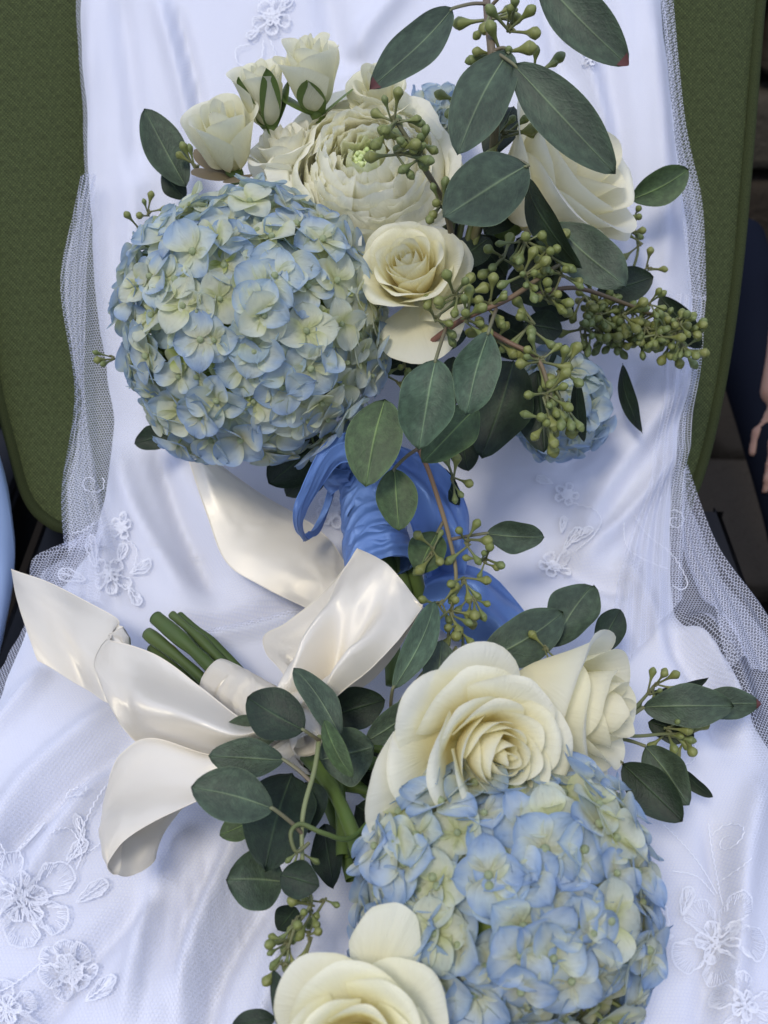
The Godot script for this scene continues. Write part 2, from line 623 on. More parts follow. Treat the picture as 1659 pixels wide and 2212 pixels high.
func make_folds() -> void:
	s0 = tab(tab_s, T0 + 100)
	s1 = tab(tab_s, T1 - 100)
	hf.resize((HX + 1) * (HS + 1))
	for j in HS + 1:
		for i in HX + 1:
			var x := X0 + (X1 - X0) * i / HX
			var s := s0 + (s1 - s0) * j / HS
			hf[j * (HX + 1) + i] = 0.0045 * noise.get_noise_2d(x * 260.0, s * 90.0) + 0.0008 * noise.get_noise_2d(x * 700.0 + 50, s * 260.0)
	for f in [
		[[188, -60, 192, 250, 198, 500, 232, 800], 20, 0.006], [[250, -60, 285, 200, 300, 420], 18, -0.005], [[325, -60, 385, 150, 425, 330, 450, 430], 16, 0.006],
		[[372, 0, 425, 200, 447, 400], 10, -0.005], [[290, 300, 300, 600, 330, 760], 22, 0.005], [[1290, -60, 1330, 250, 1350, 480], 20, -0.006], [[1400, -60, 1430, 300, 1440, 620], 18, 0.006],
		[[1230, -60, 1270, 150, 1330, 330], 15, 0.005], [[700, -60, 720, 60, 760, 160], 22, -0.005], [[900, -60, 800, 60, 760, 130], 18, 0.005], [[1160, -60, 1190, 60, 1230, 200], 16, -0.005],
		[[1510, 680, 1440, 880, 1310, 1080, 1240, 1250], 25, 0.007], [[1490, 860, 1380, 1000, 1270, 1180], 18, -0.006], [[1480, 960, 1400, 1060, 1250, 1230], 14, 0.006], [[1400, 780, 1330, 900, 1200, 1030], 18, -0.005],
		[[250, 950, 290, 1100, 420, 1330], 20, 0.007], [[330, 960, 390, 1130, 470, 1300], 16, -0.008], [[400, 1000, 500, 1200, 580, 1285, 690, 1305], 22, 0.009], [[340, 1352, 480, 1342, 620, 1315, 700, 1290], 13, -0.009],
		[[420, 1400, 560, 1365, 670, 1330], 14, 0.007], [[190, 1000, 215, 1150, 260, 1330], 14, 0.005],
		[[300, 1500, 60, 1700, -60, 1900], 25, 0.007], [[330, 1570, 130, 1730, -20, 1870], 18, -0.006], [[240, 1650, 100, 1850, -20, 2050], 22, 0.006], [[110, 1440, 0, 1560, -80, 1640], 20, 0.006],
		[[560, 1750, 460, 1950, 330, 2260], 25, 0.010], [[600, 1900, 480, 2100, 430, 2280], 18, -0.008], [[420, 1780, 330, 1950, 260, 2260], 20, 0.008], [[480, 1830, 400, 2010, 350, 2260], 13, -0.006], [[620, 2000, 560, 2260], 20, 0.008],
		[[380, 1900, 210, 2050, 60, 2260], 22, -0.006],
		[[1480, 1330, 1565, 1430, 1620, 1600], 20, 0.012], [[1440, 1350, 1520, 1480, 1570, 1620], 18, -0.008], [[1660, 1650, 1600, 1900, 1560, 2260], 25, 0.007], [[1530, 1750, 1560, 2000, 1500, 2260], 20, -0.005],
		[[1330, 1200, 1400, 1300, 1430, 1420], 16, 0.005], [[1150, 1180, 1290, 1260, 1400, 1260], 18, -0.006]]:
		fold(V2(f[0]), f[1] * 1.35, f[2] * 1.3)

func stitch(st: SurfaceTool, p: Vector3, q: Vector3, n: Vector3, r: float) -> void:
	var s := (q - p).cross(n).normalized() * r
	var m := n * r * 0.5
	st.add_vertex(p + s); st.add_vertex(q + s); st.add_vertex(p + m)
	st.add_vertex(q + s); st.add_vertex(q + m); st.add_vertex(p + m)
	st.add_vertex(p + m); st.add_vertex(q + m); st.add_vertex(p - s)
	st.add_vertex(q + m); st.add_vertex(q - s); st.add_vertex(p - s)

func thread(st: SurfaceTool, a: Vector2, b: Vector2, r := 0.00022, lift := 0.0056) -> void:
	var p := on_dress(a.x, a.y, lift)
	var q := on_dress(b.x, b.y, lift)
	stitch(st, p, q, profile_at(tab(tab_s, a.y))[1], r)

func vine(st: SurfaceTool, path: Array, r := 0.00026) -> void:      # a cord of slanting stitches
	var L := 0.0
	for k in path.size() - 1:
		L += path[k].distance_to(path[k + 1])
	var n := int(L / 5.0)
	for k in n:
		var a: Vector2 = cat(path, float(k) / n)
		var b: Vector2 = cat(path, (k + 1.1) / n)
		var w := (b - a).orthogonal() * 0.2 * (1 if k % 2 == 0 else -1)
		thread(st, a - w, b + w, r, 0.0039)

func stitched_petal(st: SurfaceTool, c: Vector2, ang: float, length: float, wid: float, fill: float) -> void:
	var ax := Vector2(cos(ang), sin(ang))
	var sd := ax.orthogonal()
	var prev := c
	var n := int(length * 0.52) + 12
	for k in n + 1:
		var t := float(k) / n
		var a := PI * (t * 2.0 - 1.0)
		var v := 0.5 + 0.5 * cos(a)
		var p := c + ax * length * v + sd * wid * 0.5 * sin(a) * (0.35 + 0.75 * v) * (1.0 + 0.08 * sin(a * 7.0 + ang * 3.0))
		var out := (p - c - ax * length * 0.4).normalized()
		thread(st, p + out * rng.randf_range(0.5, 2.5), p - out * rng.randf_range(1.0, 4.5), 0.00020, 0.0037)
		if k > 0:
			var h := prev.lerp(p, 0.5)
			thread(st, h + out * rng.randf_range(0.5, 2.5), h - out * rng.randf_range(1.0, 4.0), 0.00020, 0.0038)
		prev = p
		var inn := c + ax * length * v * 0.35
		var f := fill * rng.randf_range(0.3, 1.0)
		if rng.randf() < 0.8:
			thread(st, p.lerp(inn, 0.08), p.lerp(inn, f), 0.00017, 0.0035)

func motif(parent: Node3D, c: Vector2, size: float, petals: int, turn: float, leaves: Array) -> void:
	var st := SurfaceTool.new()
	st.begin(Mesh.PRIMITIVE_TRIANGLES)
	for k in petals:
		var a := turn + TAU * k / petals + rng.randf_range(-0.15, 0.15)
		stitched_petal(st, c + Vector2(cos(a), sin(a)) * size * 0.12, a, size * rng.randf_range(0.75, 1.0), size * rng.randf_range(0.7, 0.9), 0.55)
	for k in petals:
		var a := turn + 0.4 + TAU * k / petals
		stitched_petal(st, c, a, size * 0.45, size * 0.4, 0.8)
	for k in int(14 + size * 0.2):
		var a := rng.randf() * TAU
		var p := c + Vector2(cos(a), sin(a)) * size * 0.14 * sqrt(rng.randf())
		thread(st, p, p + Vector2(cos(a * 3.0), sin(a * 3.0)) * size * 0.06, 0.00026, 0.0041)
	for l in leaves:      # [px, py, angle, length, width]
		stitched_petal(st, Vector2(l[0], l[1]), l[2], l[3], l[4], 0.75)
		var ax := Vector2(cos(l[2]), sin(l[2]))
		vine(st, [Vector2(l[0], l[1]), Vector2(l[0], l[1]) + ax * l[3] * 0.9], 0.0003)
	st.generate_normals()
	st.index()
	sub_emb(st, parent, "embroidered_flower")

func sub_emb(st: SurfaceTool, parent: Node3D, called: String) -> void:
	var m := st.commit()
	var o := put(called, m, M.thread, parent, Transform3D())
	o.position = -world_of(parent)

func vines(parent: Node3D, paths: Array) -> void:
	for p in paths:
		var st := SurfaceTool.new()
		st.begin(Mesh.PRIMITIVE_TRIANGLES)
		vine(st, V2(p))
		st.generate_normals()
		st.index()
		sub_emb(st, parent, "embroidered_vine")

func spiral(x: float, y: float, r: float, turn: float, dir := 1.0) -> Array:
	var out := []
	for k in 13:
		var t := k / 12.0
		var a := turn + dir * t * TAU * 1.2
		out.append(x + cos(a) * r * (1.0 - t * 0.8))
		out.append(y + sin(a) * r * (1.0 - t * 0.8))
	return out

func make_dress() -> void:
	var base := at(830, 1250)
	var d := thing("wedding_dress", "white satin and tulle wedding dress with embroidered flowers, spread over the green chair", "dress", base)
	var sl := V2([158, -200, 158, 0, 165, 100, 178, 200, 181, 300, 184, 400, 192, 500, 200, 600, 208, 700, 222, 800, 232, 900, 228, 950, 222, 1050, 200, 1150, 150, 1215, 90, 1270, 40, 1330, -5, 1450, -80, 1600, -160, 2400])
	var sr := V2([1440, -200, 1443, 0, 1455, 120, 1470, 250, 1486, 400, 1498, 480, 1510, 600, 1503, 800, 1477, 950, 1462, 1030, 1460, 1200, 1470, 1290, 1560, 1400, 1625, 1500, 1690, 1600, 1800, 2400])
	obj("satin_skirt", cloth(sl, sr, 230, 0.0, 0.014, 0.0, -200, 2400, 7.0), M.satin, d)
	var tl := V2([155, -200, 155, 0, 174, 200, 182, 385, 162, 440, 135, 560, 134, 640, 150, 760, 170, 850, 160, 920, 141, 1050, 143, 1130, 146, 1190, 90, 1215, 74, 1240, 66, 1300, 36, 1345, 6, 1400, -20, 1450, -120, 1700, -180, 2400])
	var tr := V2([1445, -200, 1448, 0, 1466, 200, 1480, 300, 1510, 420, 1521, 500, 1524, 650, 1510, 800, 1492, 900, 1480, 1000, 1490, 1060, 1530, 1150, 1562, 1220, 1625, 1300, 1665, 1350, 1760, 1500, 1820, 2400])
	var tm := obj("tulle_overlay", cloth(tl, tr, 230, 0.0026, 0.010, 0.0007, -200, 2400, 7.0), M.tulle, d)
	# loose second layers of tulle that show at the edges
	obj("tulle_layer", tulle_panel(V3([1440, 640, 0.006, 1400, 1000, 0.010, 1330, 1270, 0.010, 1300, 1500, 0.008]), V3([1522, 640, 0.002, 1478, 950, 0.012, 1464, 1040, 0.016, 1462, 1330, 0.014])), M.tulle, d)
	obj("tulle_layer", tulle_panel(V3([1464, 1030, 0.010, 1464, 1200, 0.010, 1500, 1320, 0.012, 1560, 1480, 0.010]), V3([1480, 1010, 0.004, 1545, 1185, 0.004, 1640, 1320, 0.006, 1720, 1440, 0.004])), M.tulle, d)
	obj("tulle_layer", tulle_panel(V3([184, 390, 0.002, 134, 600, 0.002, 168, 850, 0.004, 142, 1060, 0.006, 148, 1200, 0.008]), V3([220, 390, 0.008, 205, 620, 0.008, 195, 850, 0.010, 225, 1060, 0.012, 260, 1220, 0.012])), M.tulle, d)
	obj("tulle_layer", tulle_panel(V3([148, 1185, 0.004, 80, 1225, 0.006, 75, 1300, 0.010]), V3([250, 1150, 0.014, 235, 1240, 0.016, 230, 1340, 0.014])), M.tulle, d)
	obj("tulle_layer", tulle_panel(V3([1440, -120, 0.003, 1470, 250, 0.004, 1515, 450, 0.002, 1524, 650, 0.002]), V3([1400, -120, 0.008, 1430, 250, 0.008, 1455, 450, 0.009, 1480, 650, 0.008])), M.tulle, d)
	# embroidery
	motif(d, Vector2(588, 40), 42, 5, 0.3, [[600, 30, -0.8, 45, 24], [560, 70, 2.6, 30, 20]])
	motif(d, Vector2(245, 1262), 40, 5, 0.2, [[190, 1262, 3.4, 62, 36], [212, 1240, -1.75, 70, 34], [285, 1250, -0.35, 50, 30], [282, 1282, 1.0, 45, 28], [262, 1225, -1.3, 42, 26]])
	motif(d, Vector2(268, 1150), 26, 5, 0.0, [])
	motif(d, Vector2(716, 1110), 34, 6, 0.0, [])
	motif(d, Vector2(1195, 1225), 36, 5, 0.5, [[1215, 1195, -0.9, 50, 26], [1230, 1185, -0.5, 48, 26], [1210, 1160, -1.4, 36, 18]])
	motif(d, Vector2(1222, 1075), 26, 5, 0.1, [[1190, 1050, 3.5, 36, 22]])
	motif(d, Vector2(60, 1960), 112, 5, 0.5, [[150, 1870, -0.8, 60, 34], [40, 1850, -0.9, 90, 40], [185, 1830, -1.8, 50, 24], [170, 1960, -0.6, 80, 40]])
	motif(d, Vector2(150, 2095), 62, 7, 0.0, [[190, 2170, -0.6, 80, 48]])
	motif(d, Vector2(20, 2190), 70, 5, 0.7, [])
	motif(d, Vector2(1545, 2040), 105, 5, 0.25, [[1440, 2010, -2.1, 70, 44], [1450, 2030, 3.0, 76, 36], [1470, 1985, -1.3, 64, 36]])
	motif(d, Vector2(1600, 2185), 70, 5, 0.9, [])
	motif(d, Vector2(1270, 140), 18, 5, 0.2, [])
	motif(d, Vector2(1235, 75), 20, 5, 0.2, [])
	vines(d, [[570, 90, 565, 130, 540, 150, 515, 140, 512, 110, 540, 100], [585, 90, 600, 130], spiral(205, 1055, 28, -0.6), [268, 1170, 300, 1200, 290, 1250], [160, 1160, 215, 1150, 262, 1140],
		[1225, 1090, 1290, 1130, 1275, 1180, 1240, 1205], [1365, 1125, 1400, 1165, 1450, 1205, 1482, 1262, 1470, 1280, 1450, 1270], [1340, 1145, 1360, 1200, 1440, 1235], spiral(1455, 1130, 24, -2.0),
		spiral(165, 1720, 34, 0.2), [262, 1690, 230, 1720, 190, 1790, 170, 1850, 150, 1880], [120, 1830, 160, 1810, 182, 1850, 170, 1890], [260, 1770, 235, 1820, 200, 1850], [0, 1825, 14, 1850, 10, 1890], [95, 2090, 30, 2140, -20, 2160],
		spiral(1570, 1820, 36, -2.6), [1530, 1780, 1545, 1860, 1555, 1930, 1560, 1960], [1430, 1790, 1480, 1840, 1530, 1900, 1550, 1930], [1450, 1890, 1500, 1900, 1545, 1935], [1560, 1900, 1590, 1895, 1610, 1880], [1480, 1600, 1500, 1620, 1495, 1650, 1470, 1660],
		[1240, 95, 1262, 120, 1280, 118]])

func tulle_panel(a: Array, b: Array) -> ArrayMesh:
	return grid(40, 90, func(u: float, v: float):
		var p: Vector3 = cat(a, v)
		var q: Vector3 = cat(b, v)
		var m := p.lerp(q, u)
		var w := on_dress(m.x, m.y, m.z + 0.003 * noise.get_noise_2d(u * 160.0 + a[0].x, v * 60.0) + 0.0015 * sin(u * 26.0 + v * 3.0))
		return w, null, func(u: float, v: float):
		var p: Vector3 = cat(a, v)
		var q: Vector3 = cat(b, v)
		var m := p.lerp(q, u)
		return to_sheet(m.x, m.y).rotated(0.35))

# ------------------------------------------------------------------ ribbon
func ribbon(called: String, parent: Node3D, A: Array, B: Array, m: Material, hem: Material, bulge := 0.0, ripple = null, per := 8, label := "") -> MeshInstance3D:
	var a := []
	var b := []
	for k in A.size():
		a.append(av(A[k]))
		b.append(av(B[k]))
	var nv := (A.size() - 1) * per
	var f := func(u: float, v: float) -> Vector3:
		var p: Vector3 = cat(a, v)
		var q: Vector3 = cat(b, v)
		var e := 0.01
		var tg: Vector3 = cat(a, v + e) + cat(b, v + e) - cat(a, v - e) - cat(b, v - e)
		var n := tg.cross(q - p).normalized()
		if n.dot(fwd) > 0.0:
			n = -n
		var h := bulge * 4.0 * u * (1.0 - u)
		if ripple != null:
			h += ripple.call(u, v)
		var seedy: float = A[0].x * 0.7
		h += 0.0008 * pow(1.0 - absf(noise.get_noise_2d(u * 85.0 + v * 30.0 + seedy, v * 130.0 - u * 25.0)) * 1.6, 3.0) + 0.0005 * noise.get_noise_2d(u * 160.0 + seedy, v * 220.0)
		return p.lerp(q, u) + n * h
	var mesh := grid(22, nv, f, null, func(u: float, v: float): return Vector2(u * 0.35, v * A.size() * 0.35))
	var o := obj(called, mesh, m, parent, label)
	for e in [0.0, 1.0]:
		var pts := []
		for k in nv + 1:
			pts.append(f.call(e, float(k) / nv))
		obj("hem", tube(pts, 0.00022, 0.00022, Color.WHITE, 5, 2, null, 0.6), hem, o)
	return o

func wound(called: String, parent: Node3D, p0: Vector3, p1: Vector3, r0: float, r1: float, turns: int, m: Material, hem: Material, sd: float) -> void:      # a ribbon wound round the stems, each turn over the last
	var ax := p1 - p0
	var s := ax.cross(fwd).normalized()
	var b := s.cross(ax.normalized())
	var L := ax.length()
	var holder := part(called, (p0 + p1) * 0.5, parent)
	rng.seed = int(sd) + 300
	obj("ribbon_core", grid(40, 6, func(u: float, v: float): return p0 + ax * (0.03 + 0.94 * v) + (s * cos(u * TAU) + b * sin(u * TAU)) * lerpf(r0, r1, v) * 0.985), m, holder)
	for k in turns:
		var mid := (k + 0.5) / turns
		var slant := rng.randf_range(0.15, 0.42) * (1.0 if rng.randf() < 0.7 else -1.0)
		var wide := 1.9 / turns
		var ph := rng.randf() * TAU
		var tight := rng.randf_range(0.3, 1.0)
		var f := func(u: float, v: float) -> Vector3:
			var an := v * TAU * 1.02 + PI * 0.5
			var t := mid + slant * sin(an - 0.3) * 0.5 + (u - 0.5) * wide * (1.0 + 0.18 * sin(an * 2.0 + ph))
			t = clampf(t, 0.0, 1.0)
			var crease := pow(absf(sin(u * 7.0 + an * 1.3 + ph + 2.0 * noise.get_noise_2d(an * 40.0, sd + k * 9.0))), 3.0)
			var r := lerpf(r0, r1, t) * (1.0 + 0.028 * k / maxf(turns * 0.35, 1.0) + 0.06 * crease * tight + 0.04 * sin(u * PI) + 0.06 * noise.get_noise_3d(cos(an) * 80.0 + sd + k * 30.0, sin(an) * 80.0, u * 60.0))
			r *= 1.0 - 0.10 * pow(absf(t * 2.0 - 1.0), 10.0)
			return p0 + ax * t + (s * cos(an) + b * sin(an)) * r
		var o := obj("ribbon_turn", grid(26, 84, f, null, func(u: float, v: float): return Vector2(u * 0.35, v * 2.0)), m, holder)

# ------------------------------------------------------------------ leaves, sprigs
func leaf(sprig: Node3D, stems: Array, base: Vector3, tip: Vector3, width: float, tint := 0, bend := 0.06, roll := 0.0, shape := 1.0, attach = null, called := "leaf", rusty := false) -> void:
	var b := av(base)
	var t := av(tip)
	var ax := t - b
	var L := ax.length()
	var mid := (b + t) * 0.5
	var view := (mid - EYE).normalized()
	var sd := ax.cross(view).normalized().rotated(ax.normalized(), roll)
	var n := sd.cross(ax).normalized()
	if n.dot(view) > 0.0:
		n = -n
	var W := size_of(width, (base.y + tip.y) * 0.5, (base.z + tip.z) * 0.5) / maxf(cos(roll), 0.3)
	var ph := rng.randf() * 9.0
	var cup := rng.randf_range(-0.06, 0.24)
	bend += rng.randf_range(-0.04, 0.05)
	var wavy := rng.randf_range(0.3, 2.2)
	var skew := rng.randf_range(-0.05, 0.05)
	var f := func(u: float, v: float) -> Vector3:
		var x := u * 2.0 - 1.0
		var w := pow(maxf(sin(PI * pow(v, shape)), 0.0), 0.66)
		var edge := 1.0 + 0.03 * wavy * sin(v * 11.0 + ph + signf(x)) * absf(x)
		var p := b + ax * (v + skew * x * w * 0.3)
		p += sd * (x * w * W * 0.5 * edge) + sd * (L * 0.03 * sin(PI * v) * sin(ph))
		p += n * (bend * L * 4.0 * v * (1.0 - v) + cup * W * (x * x) * w * 0.8 + 0.02 * wavy * W * sin(v * 7.0 + ph * 2.0 + x * 2.0))
		return p
	var o := obj(called, grid(12, 20, f), M["leaf%d" % tint], sprig)
	if rusty:
		var g := func(u: float, v: float) -> Vector3:
			return f.call(0.5 + (u - 0.5) * 0.8, 0.93 + v * 0.066) + n * 0.0003
		obj("rusty_tip", grid(6, 4, g), M.rust, sprig)
	if attach != null:
		var e := av(attach)
		stems.append(tube([b + ax * 0.04, b, b.lerp(e, 0.5) - ax * 0.03, e], 0.0007, 0.0009, Color(0.17, 0.19, 0.09), 6, 4, Color(0.16, 0.12, 0.08)))

var pod_meshes := []
func make_pods() -> void:
	for k in 3:
		var g: Color = [Color(0.185, 0.215, 0.060), Color(0.165, 0.205, 0.070), Color(0.21, 0.225, 0.065)][k]
		var st := Color(0.14, 0.15, 0.06)
		var prof_pts := []
		var cols := []
		for q in [[0.045, -0.3], [0.05, 0.0], [0.055, 0.25], [0.075, 0.42], [0.13, 0.56], [0.185, 0.68], [0.205, 0.77], [0.19, 0.82], [0.178, 0.825], [0.15, 0.89], [0.085, 0.955], [0.03, 0.985], [0.002, 1.0]]:
			prof_pts.append(Vector2(q[0] * (1.0 if q[1] < 0.4 else [1.0, 0.88, 1.1][k]), q[1]))
			cols.append(st.lerp(g, smoothstep(0.1, 0.5, q[1])) * (0.82 if q[1] > 0.81 and q[1] < 0.83 else 1.0))
		pod_meshes.append(lathe(prof_pts, 9, cols))

func pods(sprig: Node3D, stems: Array, node: Vector3, n: int, length: float, lean := Vector3.ZERO, bulk = null) -> void:
	var c := av(node)
	var L := size_of(length, node.y, node.z)
	for k in n:
		var d := Vector3(rng.randf_range(-1, 1), rng.randf_range(-1, 1), rng.randf_range(-0.25, 1))
		d = (d.normalized() * 1.0 + lean)
		var dir := facing(d.x, d.y, d.z)
		var s := L * rng.randf_range(0.74, 1.18)
		var start := c + dir * s * 0.28 + facing(rng.randf_range(-1, 1), rng.randf_range(-1, 1), 0) * s * 0.12
		var tr := Transform3D(basis_up(dir, rng.randf() * TAU).scaled(Vector3.ONE * s), start)
		if bulk != null:
			bulk.append(moved(pod_meshes[rng.randi() % 3], tr))
		else:
			put("seed_pod", pod_meshes[rng.randi() % 3], M.pod, sprig, tr)
		stems.append(tube([c, c.lerp(start, 0.5) + Vector3(0, 0.0006, 0), start - dir * s * 0.1], 0.0006, 0.0005, Color(0.14, 0.14, 0.06), 5, 2))

func finish_sprig(sprig: Node3D, stems: Array) -> void:
	if stems.size():
		obj("stem", merge(stems), M.stem, sprig)

func stem_line(stems: Array, path: Array, r0: float, r1: float, c0 := Color(0.15, 0.10, 0.075), c1 := Color(0.15, 0.15, 0.07)) -> void:
	var pts := []
	for q in V3(path):
		pts.append(av(q))
	stems.append(tube(pts, r0, r1, c0, 7, 6, c1, 0.15))

# ------------------------------------------------------------------ roses
func rose_petal(R: float, H: float, t: float, phi: float, A: float, open: float, sd: float, tone: Array, rounded := 0.24) -> ArrayMesh:
	var e := smoothstep(0.12, 1.0, t)
	var th_b := deg_to_rad(lerpf(48.0, 78.0, t) + 8.0 * open * e)
	var th_m := deg_to_rad(lerpf(2.0, 6.0 + 46.0 * open, pow(e, 1.3)))
	var th_t := deg_to_rad(lerpf(-14.0, 12.0 + 62.0 * open, pow(e, 1.1)))
	var lip := deg_to_rad(lerpf(5.0, 55.0 + 30.0 * open, smoothstep(0.15, 0.7, t)) * rng.randf_range(0.5, 1.3))
	# the petal's side view, from its foot to its rim
	var pts := [Vector2(0.0, 0.0)]
	var cur := Vector2.ZERO
	for k in 16:
		var v := (k + 0.5) / 16.0
		var th := lerpf(th_b, th_m, smoothstep(0.0, 0.5, v)) if v < 0.5 else lerpf(th_m, th_t, smoothstep(0.5, 1.0, v))
		th += lip * smoothstep(0.86, 1.0, v)
		cur += Vector2(sin(th), cos(th))
		pts.append(cur)
	var hi := 0.0
	for q in pts:
		hi = maxf(hi, q.y)
	var want_r := R * (0.05 + 0.95 * pow(t, 1.15))
	var want_h := H * (1.0 - open * 0.50 * pow(t, 2.0) + 0.03 * sin(sd * 3.0))
	for k in pts.size():
		pts[k] = Vector2(R * 0.035 + pts[k].x * (want_r - R * 0.035) / maxf(cur.x, 0.5), pts[k].y * want_h / hi)
	var curl := R * 0.12 * open * smoothstep(0.3, 0.9, t)
	var tip := rng.randf_range(0.2, 1.0)
	var lob := rng.randf_range(-0.5, 0.5)
	var wave := rng.randf_range(0.6, 1.3)
	var f := func(u: float, v: float) -> Vector3:
		var x := u * 2.0 - 1.0
		var w := pow(1.0 - pow(1.0 - clampf(v * 1.05, 0.0, 1.0), 2.0), 0.62)
		var vv := v * (1.0 - rounded * pow(absf(x), 2.3) - 0.05 * lob * x)
		vv *= 1.0 + 0.030 * tip * exp(-x * x * 40.0) * v
		var q: Vector2 = cat(pts, minf(vv * 0.97, 1.0))
		var az := phi + x * A * w
		var r := q.x * (1.0 + 0.08 * x) + wave * R * 0.055 * v * v * e * noise.get_noise_2d(x * 55.0 + sd * 40.0, v * 40.0)
		r += curl * pow(absf(x), 3.0) * v * v
		var h := q.y + wave * R * 0.07 * v * e * noise.get_noise_2d(x * 60.0 + sd * 77.0, v * 30.0 + 90.0)
		h -= curl * 0.8 * pow(absf(x), 3.0) * v
		return Vector3(cos(az) * r, h, -sin(az) * r)
	var deep: Color = tone[0]
	var lightc: Color = tone[1]
	var green: Color = tone[2]
	var c := func(u: float, v: float) -> Color:
		var x := absf(u * 2.0 - 1.0)
		var k := smoothstep(0.35, 0.95, v) * 0.75 + 0.25 * t
		var q := deep.lerp(lightc, clampf(k, 0.0, 1.0))
		q = q.lerp(green, (1.0 - smoothstep(0.0, 0.42, v)) * 0.6 * t)
		q = q.lerp(Color(0.70, 0.64, 0.42), smoothstep(0.97, 1.0, v) * 0.3 * (0.5 + 0.5 * sin(sd * 5.0 + u * 9.0)))
		return q
	return grid(20, 22, f, c)

var cream := [Color(0.96, 0.87, 0.50), Color(0.955, 0.93, 0.77), Color(0.84, 0.85, 0.56)]
var warm := [Color(0.96, 0.87, 0.50), Color(0.955, 0.93, 0.73), Color(0.84, 0.85, 0.54)]
var pale := [Color(0.89, 0.87, 0.62), Color(0.90, 0.88, 0.70), Color(0.68, 0.73, 0.38)]
var white := [Color(0.94, 0.91, 0.71), Color(0.95, 0.935, 0.83), Color(0.84, 0.85, 0.58)]

func rose(parent: Node3D, label: String, pos: Vector3, axis: Vector3, R: float, H: float, n: int, open: float, sd: int, tone: Array, turn := 0.0, extra := [], wide := 1.0) -> Node3D:
	rng.seed = sd
	var o := part("rose", pos, parent, label)
	o.transform.basis = basis_face(axis)
	for i in n:
		var t := float(i) / (n - 1)
		var A := lerpf(1.9, 0.98, smoothstep(0.0, 0.5, t)) * rng.randf_range(0.92, 1.1) * lerpf(1.0, wide, smoothstep(0.1, 0.5, t))
		var m := rose_petal(R, H, t, turn + i * 2.39996 + rng.randf_range(-0.2, 0.2), A, open * rng.randf_range(0.8, 1.15), sd + i * 1.7, tone)
		sub("petal", m, M.petal, o)
	for e in extra:       # [azimuth, R, H, open, A]: single big outer petals
		var m := rose_petal(e[1], e[2], 1.0, e[0], e[4], e[3], sd + e[0] * 9.0, tone, 0.5)
		sub("petal", m, M.petal, o)
	# receptacle
	var hip := lathe([Vector2(0.001, -R * 0.35), Vector2(R * 0.16, -R * 0.3), Vector2(R * 0.22, -R * 0.12), Vector2(R * 0.2, 0.02 * R), Vector2(R * 0.05, 0.1 * R)], 14)
	sub("hip", hip, M.green_flesh, o)
	return o

func sepal(o: Node3D, R: float, H: float, az: float, out: float, tip_curl: float, tint: int) -> void:
	var f := func(u: float, v: float) -> Vector3:
		var x := u * 2.0 - 1.0
		var w := R * 0.42 * pow(1.0 - v, 0.75) * (0.4 + 2.2 * v) * (1.0 if v < 0.98 else 0.2)
		var r := R * (0.14 + out * v + 0.5 * sin(v * PI * 0.5) * (1.0 - out))
		var y := -R * 0.08 + H * v * (1.0 - tip_curl * v)
		var c := cos(az)
		var s := sin(az)
		return Vector3(c * (r + 0.05 * R * x * x), y, -s * (r + 0.05 * R * x * x)) + Vector3(-s, 0, -c) * w * x
	sub("sepal", grid(8, 14, f), M.sepal if tint == 0 else M.sepal_dry, o)

func rosebud(parent: Node3D, label: String, base: Vector3, rim: Vector3, width: float, open: float, sd: int, sepals: Array) -> void:
	var b := av(base)
	var t := av(rim)
	var H := b.distance_to(t)
	var R := size_of(width, base.y, base.z) * 0.5
	var o := rose(parent, label, b, t - b, R * 1.06, H, 11, open, sd, pale, sd * 0.7, [], 1.45)
	for s in sepals:
		sepal(o, R, H * s[1], s[0], s[2], s[3], s[4])

